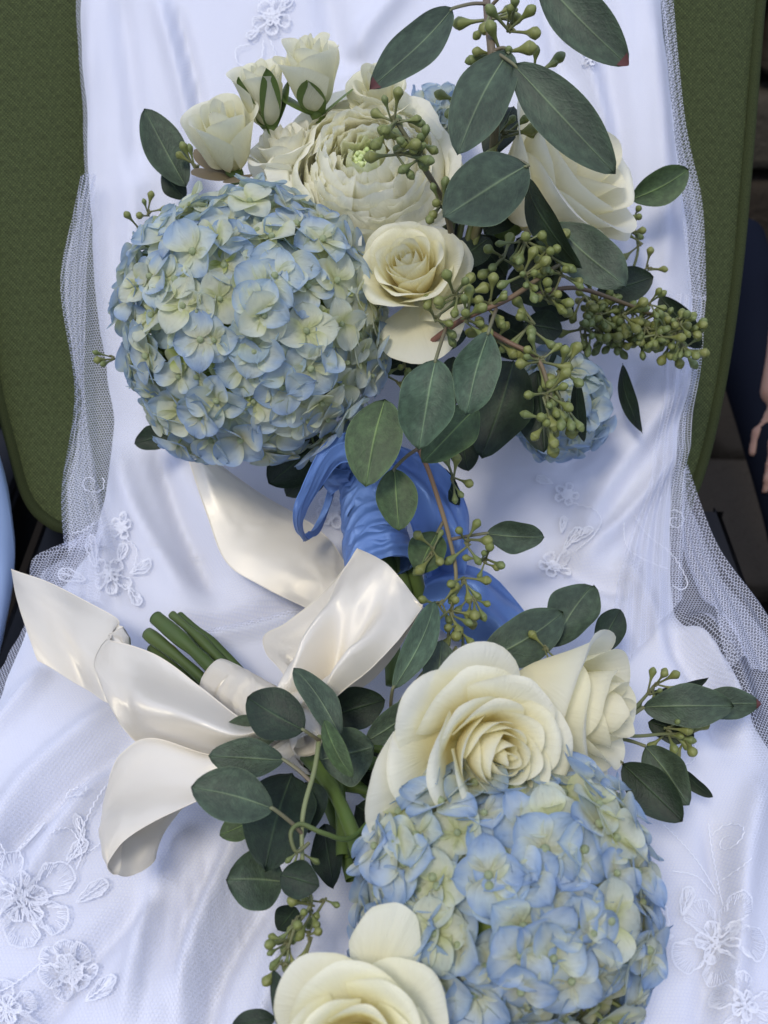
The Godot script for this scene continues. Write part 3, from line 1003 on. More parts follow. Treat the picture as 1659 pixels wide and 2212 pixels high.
func ranunculus(parent: Node3D, label: String, pos: Vector3, axis: Vector3, R: float, sd: int) -> void:
	rng.seed = sd
	var o := part("ranunculus", pos, parent, label)
	o.transform.basis = basis_up(axis)
	var N := 74
	for i in N:
		var t := float(i) / (N - 1)
		var rr := R * (0.15 + 0.83 * pow(t, 0.9)) * rng.randf_range(0.92, 1.07)
		var hh := R * 0.95 * sqrt(maxf(1.0 - pow(rr / R * 0.93, 2.0), 0.04)) * rng.randf_range(0.90, 1.10) - R * 0.14 * exp(-pow((rr / R - 0.2) / 0.16, 2.0))
		var phi := i * 2.39996 + rng.randf_range(-0.25, 0.25)
		var A := rng.randf_range(0.6, 0.95) * lerpf(1.2, 0.85, t)
		var s := rng.randf() * 50.0
		var lean := rng.randf_range(-0.14, 0.06) - 0.10 * (1.0 - t)
		var pts := [Vector2(R * 0.1, -R * 0.05), Vector2(rr * 0.95, hh * 0.15 - R * 0.03), Vector2(rr * 1.04, hh * 0.6), Vector2(rr * (1.0 + lean * 0.35), hh * 0.9), Vector2(rr * (1.0 + lean), hh * 1.04)]
		if t > 0.86:
			pts.append(Vector2(rr * 1.16, hh * 1.08 + R * 0.02))
		var f := func(u: float, v: float) -> Vector3:
			var x := u * 2.0 - 1.0
			var w := pow(1.0 - pow(1.0 - clampf(v * 1.05, 0.0, 1.0), 2.0), 0.6)
			var q: Vector2 = cat(pts, v * (1.0 - 0.05 * x * x))
			var az := phi + x * A * w
			var r := q.x * (1.0 + 0.03 * x) + R * 0.12 * v * v * noise.get_noise_2d(x * 70.0 + s * 30.0, v * 40.0)
			var h := q.y + R * 0.14 * v * noise.get_noise_2d(x * 80.0 + s * 55.0, v * 30.0 + 40.0)
			return Vector3(cos(az) * r, h, -sin(az) * r)
		var inner := Color(0.80, 0.84, 0.52)
		var cc := func(u: float, v: float) -> Color:
			var q := Color(0.96, 0.94, 0.70).lerp(Color(0.97, 0.955, 0.83), smoothstep(0.3, 0.95, v))
			return q.lerp(inner, (1.0 - smoothstep(0.0, 0.16, t)) * 0.7)
		sub("petal", grid(14, 12, f, cc), M.petal, o)
	for i in 26:
		var a := i * 2.4
		var r0 := R * (0.02 + 0.11 * sqrt(i / 26.0))
		var top := Vector3(cos(a) * r0 * 0.75, R * rng.randf_range(0.70, 0.82), -sin(a) * r0 * 0.75)
		var c := Color(0.52, 0.63, 0.24).lerp(Color(0.80, 0.84, 0.52), rng.randf() * 0.7)
		sub("stamen", tube([Vector3(cos(a) * r0, R * 0.4, -sin(a) * r0), Vector3(cos(a) * r0 * 1.15, R * 0.66, -sin(a) * r0 * 1.15), top], R * 0.035, R * 0.026, c, 6, 4, null, 0.0, true), M.stem, o)

# ------------------------------------------------------------------ hydrangea
var florets := {}
func floret_mesh(kind: String, k: int) -> ArrayMesh:
	var key := kind + str(k)
	if florets.has(key):
		return florets[key]
	rng.seed = 900 + k * 31 + kind.length() * 7
	var heart: Color
	var body: Color
	var edge: Color
	match kind:
		"vivid":
			heart = Color(0.84, 0.85, 0.62); body = Color(0.68, 0.77, 0.83); edge = Color(0.32, 0.48, 0.75)
		"blue":
			heart = Color(0.82, 0.82, 0.58); body = Color(0.66, 0.75, 0.77); edge = Color(0.34, 0.48, 0.71)
		"sky":
			heart = Color(0.81, 0.83, 0.52); body = Color(0.76, 0.82, 0.74); edge = Color(0.42, 0.57, 0.76)
		"cream":
			heart = Color(0.77, 0.80, 0.42); body = Color(0.84, 0.85, 0.64); edge = Color(0.70, 0.77, 0.68)
		"lime":
			heart = Color(0.58, 0.66, 0.18); body = Color(0.72, 0.77, 0.36); edge = Color(0.78, 0.81, 0.54)
		_:
			heart = Color(0.72, 0.77, 0.50); body = Color(0.60, 0.70, 0.67); edge = Color(0.42, 0.55, 0.64)
	var list := []
	var flat := rng.randf_range(0.0, 0.32)
	for p in 4:
		var a := p * PI / 2 + rng.randf_range(-0.16, 0.16)
		var L := rng.randf_range(0.85, 1.1)
		var W := rng.randf_range(0.50, 0.62)
		var raise := flat + rng.randf_range(-0.22, 0.25)
		var tw := rng.randf_range(-0.25, 0.25)
		var sd := rng.randf() * 90.0
		var cup := rng.randf_range(0.05, 0.38)
		var back := rng.randf_range(-0.1, 0.35)
		var tipx := rng.randf_range(0.0, 0.10)
		var ax := Vector3(cos(a), 0, -sin(a))
		var sx := Vector3(-sin(a), 0, -cos(a))
		var f := func(u: float, v: float) -> Vector3:
			var x := u * 2.0 - 1.0
			var w := W * pow(maxf(sin(PI * pow(v * 0.985 + 0.008, 0.80)), 0.0), 0.60)
			var r := 0.06 + L * (v + tipx * exp(-x * x * 12.0) * v * v * v)
			var y := raise * v - back * v * v * 0.8 + cup * x * x * w * 1.3 + 0.04 * noise.get_noise_2d(x * 60.0 + sd, v * 60.0) + (p % 2) * 0.03
			return ax * r + sx * (x * w) + Vector3(0, y + tw * x * w, 0)
		var c := func(u: float, v: float) -> Color:
			var x := absf(u * 2.0 - 1.0)
			var streak := 0.22 * noise.get_noise_2d((u - 0.5) * 220.0 / (0.3 + v) + sd, v * 14.0)
			var e := smoothstep(0.42, 1.02, maxf(v, x * 0.92 * smoothstep(0.1, 0.6, v)) + streak + 0.22 * noise.get_noise_2d(sd * 9.0, u * 20.0))
			return heart.lerp(body, smoothstep(0.05, 0.5, v + streak * 0.5)).lerp(edge, e * 0.9)
		list.append(grid(10, 10, f, c))
	var bead := lathe([Vector2(0.002, -0.02), Vector2(0.10, 0.03), Vector2(0.125, 0.11), Vector2(0.085, 0.19), Vector2(0.002, 0.22)], 8, [heart, heart, Color(0.6, 0.68, 0.4), Color(0.62, 0.7, 0.42), Color(0.66, 0.72, 0.45)])
	list.append(bead)
	# the stalk behind
	list.append(tube([Vector3(0, 0.02, 0), Vector3(0.03, -0.5, 0.02), Vector3(0, -1.1, 0)], 0.05, 0.05, Color(0.55, 0.63, 0.30), 5, 3))
	var m := merge(list)
	florets[key] = m
	return m

func hydrangea(parent: Node3D, label: String, px: float, py: float, lift: float, rx: float, ry: float, n: int, mix: Array, sd: int, fl: float, cut := -0.3, box := 0.3) -> void:
	var c := at(px, py, lift)
	var sx := size_of(rx, py, lift)
	var sy := size_of(ry, py, lift)
	var sz := minf(sx, sy) * 0.95
	var fs := size_of(fl, py, lift)
	var head := part("hydrangea", c, parent, label)
	rng.seed = sd
	var all := []
	for i in n:
		var z := 1.0 - 2.0 * (i + 0.5) / n
		var a := i * 2.39996
		all.append(Vector3(cos(a) * sqrt(1 - z * z), sin(a) * sqrt(1 - z * z), z))
	var core := grid(24, 16, func(u: float, v: float):
		var th: float = u * TAU
		var ps: float = v * PI
		var d := Vector3(sin(ps) * cos(th), sin(ps) * sin(th), cos(ps))
		return c + rgt * d.x * sx * 0.70 + upv * d.y * sy * 0.70 - fwd * d.z * sz * 0.70)
	obj("flower_stalks", core, M.core, head)
	for d in all:
		if d.z < cut:
			continue
		var j := Vector3(rng.randf_range(-1, 1), rng.randf_range(-1, 1), rng.randf_range(-1, 1)) * 0.10
		var q: Vector3 = (d + j).normalized()
		var rd := Vector2(q.x, q.y).length()
		var sqr := lerpf(1.0, rd / maxf(pow(pow(q.x, 4.0) + pow(q.y, 4.0), 0.25), 0.01), box * rd)
		q = Vector3(q.x * sqr, q.y * sqr, q.z)
		var lump := 0.90 + 0.10 * noise.get_noise_3d(q.x * 120.0 + sd, q.y * 120.0, q.z * 120.0) - rng.randf() * 0.08
		var pos := c + rgt * q.x * sx * lump + upv * q.y * sy * lump - fwd * q.z * sz * lump
		var nrm := (q + Vector3(rng.randf_range(-1, 1), rng.randf_range(-1, 1), rng.randf_range(-0.6, 1)) * 0.32).normalized()
		var s := fs * rng.randf_range(0.78, 1.14)
		var kind: String = mix[rng.randi() % mix.size()]
		var k := rng.randi() % 6
		var roll := rng.randf() * TAU
		var keep := rng.state
		var m := floret_mesh(kind, k)
		rng.state = keep
		put("floret", m, M.floret, head, Transform3D(basis_up(rgt * nrm.x + upv * nrm.y - fwd * nrm.z, roll).scaled(Vector3.ONE * s), pos))
	# small green florets deep between the others
	var deep := int(n * 0.35)
	for i in deep:
		var z := 1.0 - 2.0 * (i + 0.5) / deep
		if z < 0.0:
			continue
		var a := i * 2.39996 + 1.0
		var q := Vector3(cos(a) * sqrt(1 - z * z), sin(a) * sqrt(1 - z * z), z)
		var pos := c + (rgt * q.x * sx + upv * q.y * sy - fwd * q.z * sz) * rng.randf_range(0.76, 0.84)
		var roll := rng.randf() * TAU
		var k := rng.randi() % 6
		var keep := rng.state
		var m := floret_mesh("lime" if sd == 11 else "cream", k)
		rng.state = keep
		put("floret", m, M.floret, head, Transform3D(basis_up(rgt * q.x + upv * q.y - fwd * q.z, roll).scaled(Vector3.ONE * fs * 0.62), pos))

# ------------------------------------------------------------------ chair and surroundings
func make_chair() -> void:
	var base := Vector3(0, 0, 0.1)
	var ch := thing("cushioned_chair", "chair with a thick green canvas back cushion and dark frame, under the white dress", "chair", base)
	var outline := V2([-250, -380, -190, 0, -135, 400, -80, 780, -38, 960, -8, 1060, 36, 1118, 120, 1146, 420, 1160, 800, 1164, 1200, 1160, 1440, 1152, 1515, 1124, 1550, 1062, 1588, 940, 1628, 740, 1660, 500, 1688, 180, 1712, -120, 1740, -380, 1560, -410, 800, -412, -70, -410, -250, -380])
	var n := outline.size()
	var loop := func(t: float) -> Vector2:
		return cat(outline, t)
	var cx := Vector2(760, 400)
	var nrm: Vector3 = profile_at(tab(tab_s, 500))[1]
	var f := func(u: float, v: float) -> Vector3:
		var k := minf(v / 0.62, 1.0)
		var q: Vector2 = cx.lerp(loop.call(u), k)
		var deep := -0.030 - 0.022 * pow(k, 6.0)
		var p := at(q.x, q.y, 0.0)
		var side := 0.0
		if v > 0.62:
			var w := (v - 0.62) / 0.38
			side = w * 0.085
		return p + nrm * (deep - side + 0.0015 * noise.get_noise_2d(q.x * 0.12, q.y * 0.12)) 
	obj("back_cushion", grid(160, 60, f, null, func(u: float, v: float):
		var k := minf(v / 0.62, 1.0)
		var q: Vector2 = cx.lerp(loop.call(u), k)
		return to_sheet(q.x, q.y) + Vector2(0, maxf(v - 0.62, 0.0) * 0.25)), M.canvas, ch)
	var pipe := []
	for k in n * 3:
		var q: Vector2 = loop.call(k / float(n * 3 - 1))
		pipe.append(at(q.x, q.y, 0.0) + nrm * -0.052)
	obj("piping", tube(pipe, 0.0036, 0.0036, Color.WHITE, 10, 3), M.piping, ch)
	# seat cushion and frame, mostly hidden by the dress; their black also paints in the shade there
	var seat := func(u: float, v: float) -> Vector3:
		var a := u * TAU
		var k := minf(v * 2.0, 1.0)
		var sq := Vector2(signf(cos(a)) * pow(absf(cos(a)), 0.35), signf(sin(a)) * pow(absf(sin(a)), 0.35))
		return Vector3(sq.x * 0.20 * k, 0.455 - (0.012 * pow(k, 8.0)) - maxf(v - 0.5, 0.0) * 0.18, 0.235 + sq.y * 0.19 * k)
	obj("seat_cushion", grid(64, 24, seat, null, func(u: float, v: float): return Vector2(u * 0.9, v * 0.25)), M.black, ch)  # seat coloured black in place of the shadow it lies in
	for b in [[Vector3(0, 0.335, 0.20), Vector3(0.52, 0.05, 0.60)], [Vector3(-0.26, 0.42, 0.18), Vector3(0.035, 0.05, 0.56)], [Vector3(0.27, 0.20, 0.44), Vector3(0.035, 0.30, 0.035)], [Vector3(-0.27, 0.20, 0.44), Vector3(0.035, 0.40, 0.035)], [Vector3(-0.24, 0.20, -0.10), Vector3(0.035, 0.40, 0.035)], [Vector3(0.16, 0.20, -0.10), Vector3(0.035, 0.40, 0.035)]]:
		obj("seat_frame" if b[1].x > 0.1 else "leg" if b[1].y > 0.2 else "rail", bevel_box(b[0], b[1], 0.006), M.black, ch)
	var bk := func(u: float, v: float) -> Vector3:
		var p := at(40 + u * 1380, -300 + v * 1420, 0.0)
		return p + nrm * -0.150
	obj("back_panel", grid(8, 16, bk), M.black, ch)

func bevel_box(c: Vector3, size: Vector3, r: float) -> ArrayMesh:
	var st := SurfaceTool.new()
	st.begin(Mesh.PRIMITIVE_TRIANGLES)
	var h := size * 0.5
	for ax in 3:
		for sg in [-1.0, 1.0]:
			var n := Vector3.ZERO
			n[ax] = sg
			var a := Vector3.ZERO
			a[(ax + 1) % 3] = 1.0
			var b := n.cross(a)
			var q := []
			for w in [[-1, -1], [1, -1], [1, 1], [-1, 1]]:
				q.append(c + n * h[ax] + a * w[0] * (h[(ax + 1) % 3] - r) + b * w[1] * (h[(ax + 2) % 3] - r))
			var q2 := []
			for w in [[-1, -1], [1, -1], [1, 1], [-1, 1]]:
				q2.append(c + n * (h[ax] - r) + a * w[0] * h[(ax + 1) % 3] + b * w[1] * h[(ax + 2) % 3])
			for t in [[0, 2, 1], [0, 3, 2]]:
				for k in t:
					st.add_vertex(q[k])
			for k in 4:
				var m := (k + 1) % 4
				for vv in [q[k], q[m], q2[k], q[m], q2[m], q2[k]]:
					st.add_vertex(vv)
	st.generate_normals()
	st.index()
	return st.commit()

func stone_mesh(w: float, h: float, d: float, sd: float) -> ArrayMesh:      # a rough squared stone, rounded at the arrises
	return grid(14, 9, func(u: float, v: float):
		var a: float = u * TAU
		var b: float = (v - 0.5) * PI
		var q := Vector3(signf(cos(a)) * pow(absf(cos(a)), 0.28) * pow(cos(b), 0.28), signf(sin(b)) * pow(absf(sin(b)), 0.28), signf(sin(a)) * pow(absf(sin(a)), 0.28) * pow(cos(b), 0.28))
		var k := 1.0 + 0.09 * noise.get_noise_3d(q.x * 60.0 + sd, q.y * 60.0, q.z * 60.0)
		return Vector3(q.x * w, q.y * h, -q.z * d) * 0.5 * k)

func make_surroundings() -> void:
	var g := MeshInstance3D.new()
	g.name = "ground"
	g.mesh = grid(40, 40, func(u: float, v: float):
		var x: float = (u - 0.5) * 12.0
		var z: float = (v - 0.5) * 12.0
		return Vector3(x, -0.02 + 0.008 * noise.get_noise_2d(x * 30.0, z * 30.0), z))
	g.material_override = M.soil
	g.set_meta("kind", "structure")
	add_child(g)
	rng.seed = 41
	var variants := []
	for k in 4:
		variants.append(stone_mesh(0.30, 0.06, 0.24, k * 17.0))
	for j in 5:
		var x := 0.15 + (j % 2) * 0.13
		for i in 4:
			var o := sub("paving_stone", variants[rng.randi() % 4], M.stone[rng.randi() % 4], g)
			o.position = Vector3(x + rng.randf_range(-0.01, 0.01), -0.012 + rng.randf_range(-0.006, 0.006), -1.02 + j * 0.26)
			o.scale = Vector3(rng.randf_range(0.9, 1.05), 1, rng.randf_range(0.92, 1.05))
			o.rotation.y = rng.randf_range(-0.05, 0.05)
			x += 0.315
	var wl := Node3D.new()
	wl.name = "stone_wall"
	wl.position = Vector3(0.7, 0, -1.30)
	add_child(wl)
	wl.set_meta("label", "dark brown stone wall behind the chair, out of focus")
	wl.set_meta("category", "wall")
	sub("mortar", bevel_box(Vector3(0, 0.45, -0.03), Vector3(2.4, 0.92, 0.12), 0.01), M.soil, wl)
	var blocks := []
	for k in 4:
		blocks.append(stone_mesh(0.34, 0.135, 0.16, k * 31.0 + 5.0))
	for j in 6:
		var x := -0.75 + (j % 2) * 0.15
		while x < 0.9:
			var o := sub("stone", blocks[rng.randi() % 4], M.stone[rng.randi() % 4], wl)
			var w := rng.randf_range(0.75, 1.15)
			o.position = Vector3(x + 0.17 * w, 0.075 + j * 0.148, rng.randf_range(0.0, 0.03))
			o.scale = Vector3(w, rng.randf_range(0.94, 1.02), 1)
			x += 0.352 * w
	# someone in navy sitting past the chair
	var pr := thing("person", "person in navy trousers beyond the chair, one hand hanging at the picture's edge", "person", at(1660, 1000, -0.40))
	var knee := at(1570, 520, -0.46)
	var foot := at(1785, 1260, -0.36)
	obj("trouser_leg", grid(36, 40, func(u: float, v: float):
		var a: float = u * TAU
		var p := knee.lerp(foot, v)
		var r: float = 0.037 * (1.0 + 0.10 * noise.get_noise_3d(cos(a) * 30.0, sin(a) * 30.0, v * 120.0))
		return p + (rgt * cos(a) + upv.lerp(-fwd, 0.7).normalized() * sin(a)) * r), M.navy, pr)
	obj("hand", hand_mesh(at(1676, 850, -0.36), at(1640, 1085, -0.34)), M.skin, pr)
	# pale blue satin skirt at the left edge
	var sk := thing("satin_skirt", "pale blue satin skirt of someone beside the chair at the left edge", "skirt", at(-60, 1400, -0.02))
	var sil := V2([-90, 420, -60, 700, -28, 900, 0, 1000, 17, 1080, 27, 1150, 31, 1205, 22, 1290, 6, 1370, -8, 1430, -30, 1540])
	obj("skirt_panel", grid(48, 60, func(u: float, v: float):
		var q: Vector2 = cat(sil, v)
		var a: float = u * TAU
		var c := at(-150, q.y, -0.035)
		var r := size_of(q.x + 150.0, q.y, -0.035) * (1.0 + 0.05 * sin(a * 5.0 + v * 9.0) * absf(sin(a)) + 0.012 * sin(v * 40.0 + cos(a) * 6.0) * absf(sin(a)))
		return c + rgt * cos(a) * r - fwd * sin(a) * r * 0.6), M.pale_blue, sk)

func capsule(p: Vector3, a: Vector3, b: Vector3, ra: float, rb: float) -> float:
	var ab := b - a
	var t := clampf((p - a).dot(ab) / ab.length_squared(), 0.0, 1.0)
	return p.distance_to(a + ab * t) - lerpf(ra, rb, t)

func hand_mesh(wrist: Vector3, tips: Vector3) -> ArrayMesh:      # a hanging hand: palm, four bent fingers and a thumb, as one surface
	var d := (tips - wrist)
	var L := d.length() / 1.02
	var y := d.normalized()
	var x := (rgt - y * rgt.dot(y)).normalized()
	var z := x.cross(y)
	var bones := []
	var k := L / 0.19
	bones.append([wrist - y * 0.12, wrist, 0.030 * k, 0.026 * k])
	for i in 4:
		var off := x * (0.012 + (i) * 0.019) * k
		var knuckle: Vector3 = wrist + y * (0.098 - absf(i - 1.3) * 0.004) * k + off
		bones.append([wrist + x * (0.02 + i * 0.010) * k, knuckle, 0.020 * k, 0.0125 * k])
		var fl: float = [0.072, 0.084, 0.078, 0.06][i] * k
		var p1 := knuckle + (y + z * 0.10).normalized() * fl * 0.45
		var p2 := p1 + (y + z * 0.30).normalized() * fl * 0.32
		var p3 := p2 + (y + z * 0.55).normalized() * fl * 0.26
		bones.append([knuckle, p1, 0.0105 * k, 0.0095 * k])
		bones.append([p1, p2, 0.0095 * k, 0.0085 * k])
		bones.append([p2, p3, 0.0085 * k, 0.0068 * k])
	var th0 := wrist + y * 0.03 * k + x * 0.005 * k
	var th1 := th0 + (y * 0.8 - x * 0.35 + z * 0.5).normalized() * 0.045 * k
	var th2 := th1 + (y * 0.95 - x * 0.05 + z * 0.3).normalized() * 0.032 * k
	bones.append([th0, th1, 0.016 * k, 0.012 * k])
	bones.append([th1, th2, 0.012 * k, 0.009 * k])
	return surface_net(bones, 0.0035, 0.006 * k)

func surface_net(bones: Array, cell: float, soft: float) -> ArrayMesh:
	var lo := Vector3.ONE * 1e9
	var hi := -lo
	for b in bones:
		var r: float = maxf(b[2], b[3]) + cell * 3
		lo = lo.min(b[0] - Vector3.ONE * r).min(b[1] - Vector3.ONE * r)
		hi = hi.max(b[0] + Vector3.ONE * r).max(b[1] + Vector3.ONE * r)
	var n := Vector3i(((hi - lo) / cell).ceil()) + Vector3i.ONE
	var F := PackedFloat32Array()
	F.resize(n.x * n.y * n.z)
	F.fill(1.0)
	for b in bones:
		var r: float = maxf(b[2], b[3]) + cell * 2 + soft
		var p0 := Vector3i(((b[0].min(b[1]) - Vector3.ONE * r - lo) / cell).floor()).clamp(Vector3i.ZERO, n - Vector3i.ONE)
		var p1 := Vector3i(((b[0].max(b[1]) + Vector3.ONE * r - lo) / cell).ceil()).clamp(Vector3i.ZERO, n - Vector3i.ONE)
		for zz in range(p0.z, p1.z + 1):
			for yy in range(p0.y, p1.y + 1):
				for xx in range(p0.x, p1.x + 1):
					var q := (zz * n.y + yy) * n.x + xx
					var dd := capsule(lo + Vector3(xx, yy, zz) * cell, b[0], b[1], b[2], b[3])
					var o := F[q]
					var h := clampf(0.5 + 0.5 * (o - dd) / soft, 0.0, 1.0)
					F[q] = lerpf(o, dd, h) - soft * h * (1.0 - h)
	var ids := {}
	var V := PackedVector3Array()
	var N := PackedVector3Array()
	var corner := [Vector3i(0, 0, 0), Vector3i(1, 0, 0), Vector3i(0, 1, 0), Vector3i(1, 1, 0), Vector3i(0, 0, 1), Vector3i(1, 0, 1), Vector3i(0, 1, 1), Vector3i(1, 1, 1)]
	for zz in n.z - 1:
		for yy in n.y - 1:
			for xx in n.x - 1:
				var q := (zz * n.y + yy) * n.x + xx
				var vals := [F[q], F[q + 1], F[q + n.x], F[q + n.x + 1], F[q + n.x * n.y], F[q + n.x * n.y + 1], F[q + n.x * n.y + n.x], F[q + n.x * n.y + n.x + 1]]
				var neg := 0
				for v in vals:
					neg += 1 if v < 0.0 else 0
				if neg == 0 or neg == 8:
					continue
				var sum := Vector3.ZERO
				var cnt := 0
				for e in [[0, 1], [2, 3], [4, 5], [6, 7], [0, 2], [1, 3], [4, 6], [5, 7], [0, 4], [1, 5], [2, 6], [3, 7]]:
					var a: float = vals[e[0]]
					var b: float = vals[e[1]]
					if (a < 0.0) != (b < 0.0):
						sum += Vector3(corner[e[0]]).lerp(Vector3(corner[e[1]]), a / (a - b))
						cnt += 1
				ids[q] = V.size()
				V.append(lo + (Vector3(xx, yy, zz) + sum / cnt) * cell)
				N.append(Vector3(vals[1] + vals[3] + vals[5] + vals[7] - vals[0] - vals[2] - vals[4] - vals[6], vals[2] + vals[3] + vals[6] + vals[7] - vals[0] - vals[1] - vals[4] - vals[5], vals[4] + vals[5] + vals[6] + vals[7] - vals[0] - vals[1] - vals[2] - vals[3]).normalized())
	var I := PackedInt32Array()
	var step := [1, n.x, n.x * n.y]
	for q in ids:
		for ax in 3:
			var u: int = step[(ax + 1) % 3]
			var w: int = step[(ax + 2) % 3]
			if q + step[ax] >= F.size() or (F[q] < 0.0) == (F[q + step[ax]] < 0.0):
				continue
			if ids.has(q - u) and ids.has(q - w) and ids.has(q - u - w):
				var a: int = ids[q]
				var b: int = ids[q - u]
				var c: int = ids[q - u - w]
				var d: int = ids[q - w]
				I.append_array([a, b, c, a, c, d] if F[q] >= 0.0 else [a, c, b, a, d, c])
	var A := []
	A.resize(Mesh.ARRAY_MAX)
	var U := PackedVector2Array()
	U.resize(V.size())
	A[Mesh.ARRAY_VERTEX] = V
	A[Mesh.ARRAY_NORMAL] = N
	A[Mesh.ARRAY_TEX_UV] = U
	A[Mesh.ARRAY_INDEX] = I
	var m := ArrayMesh.new()
	m.add_surface_from_arrays(Mesh.PRIMITIVE_TRIANGLES, A)
	return m

# ------------------------------------------------------------------ the upper bouquet
func rose_at(b: Node3D, label: String, px: float, py: float, lift: float, axis: Vector3, units: float, tall: float, n: int, open: float, sd: int, tone: Array, turn := 0.0, extra := [], wide := 1.0) -> Node3D:
	var R := size_of(units, py, lift) / 1.06
	var ex := []
	for e in extra:
		ex.append([e[0], R * e[1], R * e[2], e[3], e[4]])
	return rose(b, label, at(px, py, lift) - axis * R * tall * 0.62, axis, R, R * tall, n, open, sd, tone, turn, ex, wide)

func sprig(b: Node3D, x: float, y: float, l: float, label := "") -> Node3D:
	return part("eucalyptus_sprig", at(x, y, l), b, label)

func make_upper_bouquet() -> void:
	var b := thing("bouquet", "bouquet tied with blue satin ribbon, propped against the back of the chair", "bouquet", at(850, 1440, 0.01))
	# flowers
	hydrangea(b, "big round pale blue and cream hydrangea at the left of the bouquet", 548, 708, 0.088, 308, 318, 290, ["sky", "sky", "blue", "cream", "sky", "other", "blue", "cream"], 11, 58, -0.3)
	hydrangea(b, "small blue hydrangea showing behind the ranunculus", 940, 262, 0.035, 50, 62, 44, ["sky", "other", "blue"], 12, 44, -0.4)
	hydrangea(b, "dim blue hydrangea hanging behind the seed sprigs", 1205, 872, 0.045, 98, 105, 64, ["other", "blue", "sky"], 13, 52, -0.4)
	ranunculus(b, "creamy white ranunculus with a green heart", at(790, 372, 0.085) - facing(-0.05, 0.30, 0.95) * size_of(178, 370, 0.085) * 0.55, facing(-0.05, 0.30, 0.95), size_of(196, 370, 0.085), 21)
	rose_at(b, "open cream rose right of the hydrangea", 882, 575, 0.115, facing(-0.22, 0.38, 0.9), 134, 1.15, 27, 0.66, 31, warm, 0.6, [[4.75, 1.58, 0.12, 0.9, 0.9], [0.2, 1.12, 0.7, 0.8, 0.9], [5.6, 1.15, 0.55, 0.9, 0.8]])
	rose_at(b, "large cream rose seen from its side behind the long leaves", 1232, 365, 0.080, facing(0.62, 0.40, 0.60), 202, 1.4, 13, 0.52, 32, cream, 1.4, [[3.0, 1.05, 1.3, 0.5, 1.4], [4.4, 1.06, 1.3, 0.5, 1.4], [5.8, 1.06, 1.2, 0.55, 1.3]], 1.6)
	rose_at(b, "half hidden cream rose between the buds and the ranunculus", 618, 328, 0.075, facing(-0.30, 0.70, 0.6), 112, 1.4, 22, 0.65, 33, white, 2.2)
	rosebud(b, "lowest spray rosebud at the left, with dry curled sepals", Vector3(505, 368, 0.07), Vector3(470, 222, 0.10), 172, 0.40, 41, [[2.6, 0.32, 1.0, 0.4, 1], [3.8, 0.36, 0.9, 0.2, 1], [5.0, 0.34, 0.8, 0.3, 1]])
	rosebud(b, "slim spray rosebud hugged by long green sepals", Vector3(582, 272, 0.075), Vector3(554, 136, 0.095), 130, 0.25, 42, [[3.9, 0.95, 0.25, 0.0, 0], [5.2, 1.05, 0.3, 0.0, 0], [0.4, 0.8, 0.5, 0.2, 0], [2.2, 0.6, 0.8, 0.2, 0]])
	rosebud(b, "tallest spray rosebud with a flared rim", Vector3(686, 236, 0.075), Vector3(664, 76, 0.10), 162, 0.38, 43, [[4.6, 0.62, 0.35, 0.0, 0], [3.3, 0.42, 0.9, 0.1, 0], [5.9, 0.4, 0.9, 0.1, 0]])
	rosebud(b, "trumpet shaped spray rosebud partly under a leaf", Vector3(828, 262, 0.07), Vector3(806, 140, 0.10), 150, 0.95, 44, [[4.2, 0.3, 0.9, 0.2, 0]])
	# leaves and seeds: the tall sprig at the top
	rng.seed = 71
	var st := []
	var s := sprig(b, 1060, 150, 0.11, "tall sprig with long leaves over the dress")
	stem_line(st, [1048, -60, 0.10, 1054, 40, 0.115, 1062, 112, 0.13, 1070, 250, 0.11, 1050, 420, 0.08, 985, 640, 0.05], 0.0016, 0.0022)
	leaf(s, st, Vector3(978, 18, 0.12), Vector3(798, 192, 0.14), 92, 0, 0.05, 0.25, 1.0, Vector3(1050, 8, 0.112), "leaf", true)
	leaf(s, st, Vector3(1160, -60, 0.13), Vector3(1358, 142, 0.13), 112, 0, 0.04, -0.2, 1.0, Vector3(1054, 20, 0.112), "leaf", true)
	leaf(s, st, Vector3(1100, 108, 0.135), Vector3(988, 335, 0.15), 124, 0, 0.06, 0.15, 0.95, Vector3(1062, 112, 0.13))
	leaf(s, st, Vector3(1108, 138, 0.14), Vector3(1330, 376, 0.14), 118, 0, 0.05, -0.2, 0.95, Vector3(1062, 112, 0.13))
	pods(s, st, Vector3(1060, 36, 0.115), 7, 62)
	pods(s, st, Vector3(1100, 62, 0.12), 5, 60, Vector3(0.4, 0, 0.1))
	pods(s, st, Vector3(1082, 118, 0.125), 6, 62)
	pods(s, st, Vector3(1150, 160, 0.10), 5, 60, Vector3(0.5, 0, -0.4))
	pods(s, st, Vector3(1010, 230, 0.09), 5, 58, Vector3(-0.2, 0.2, -0.3))
	pods(s, st, Vector3(1085, 290, 0.10), 5, 58)
	leaf(s, st, Vector3(1110, 230, 0.085), Vector3(1052, 345, 0.09), 70, 3, 0.05, 0.3)
	finish_sprig(s, st)
	# seeds in front of the ranunculus
	st = []
	s = sprig(b, 890, 310, 0.15, "seed sprig standing before the ranunculus")
	stem_line(st, [848, 250, 0.155, 880, 300, 0.15, 905, 345, 0.145, 958, 440, 0.13, 985, 560, 0.09], 0.0010, 0.0016, Color(0.15, 0.15, 0.07), Color(0.14, 0.11, 0.07))
	for q in [[850, 262, 7, 0.155], [882, 300, 7, 0.15], [912, 332, 6, 0.15], [858, 335, 5, 0.15], [955, 442, 6, 0.14]]:
		pods(s, st, Vector3(q[0], q[1], q[3]), q[2], 58)
	leaf(s, st, Vector3(1140, 356, 0.14), Vector3(958, 470, 0.155), 150, 0, 0.06, 0.1, 0.95, Vector3(1060, 330, 0.10))
	finish_sprig(s, st)
	# right of it
	st = []
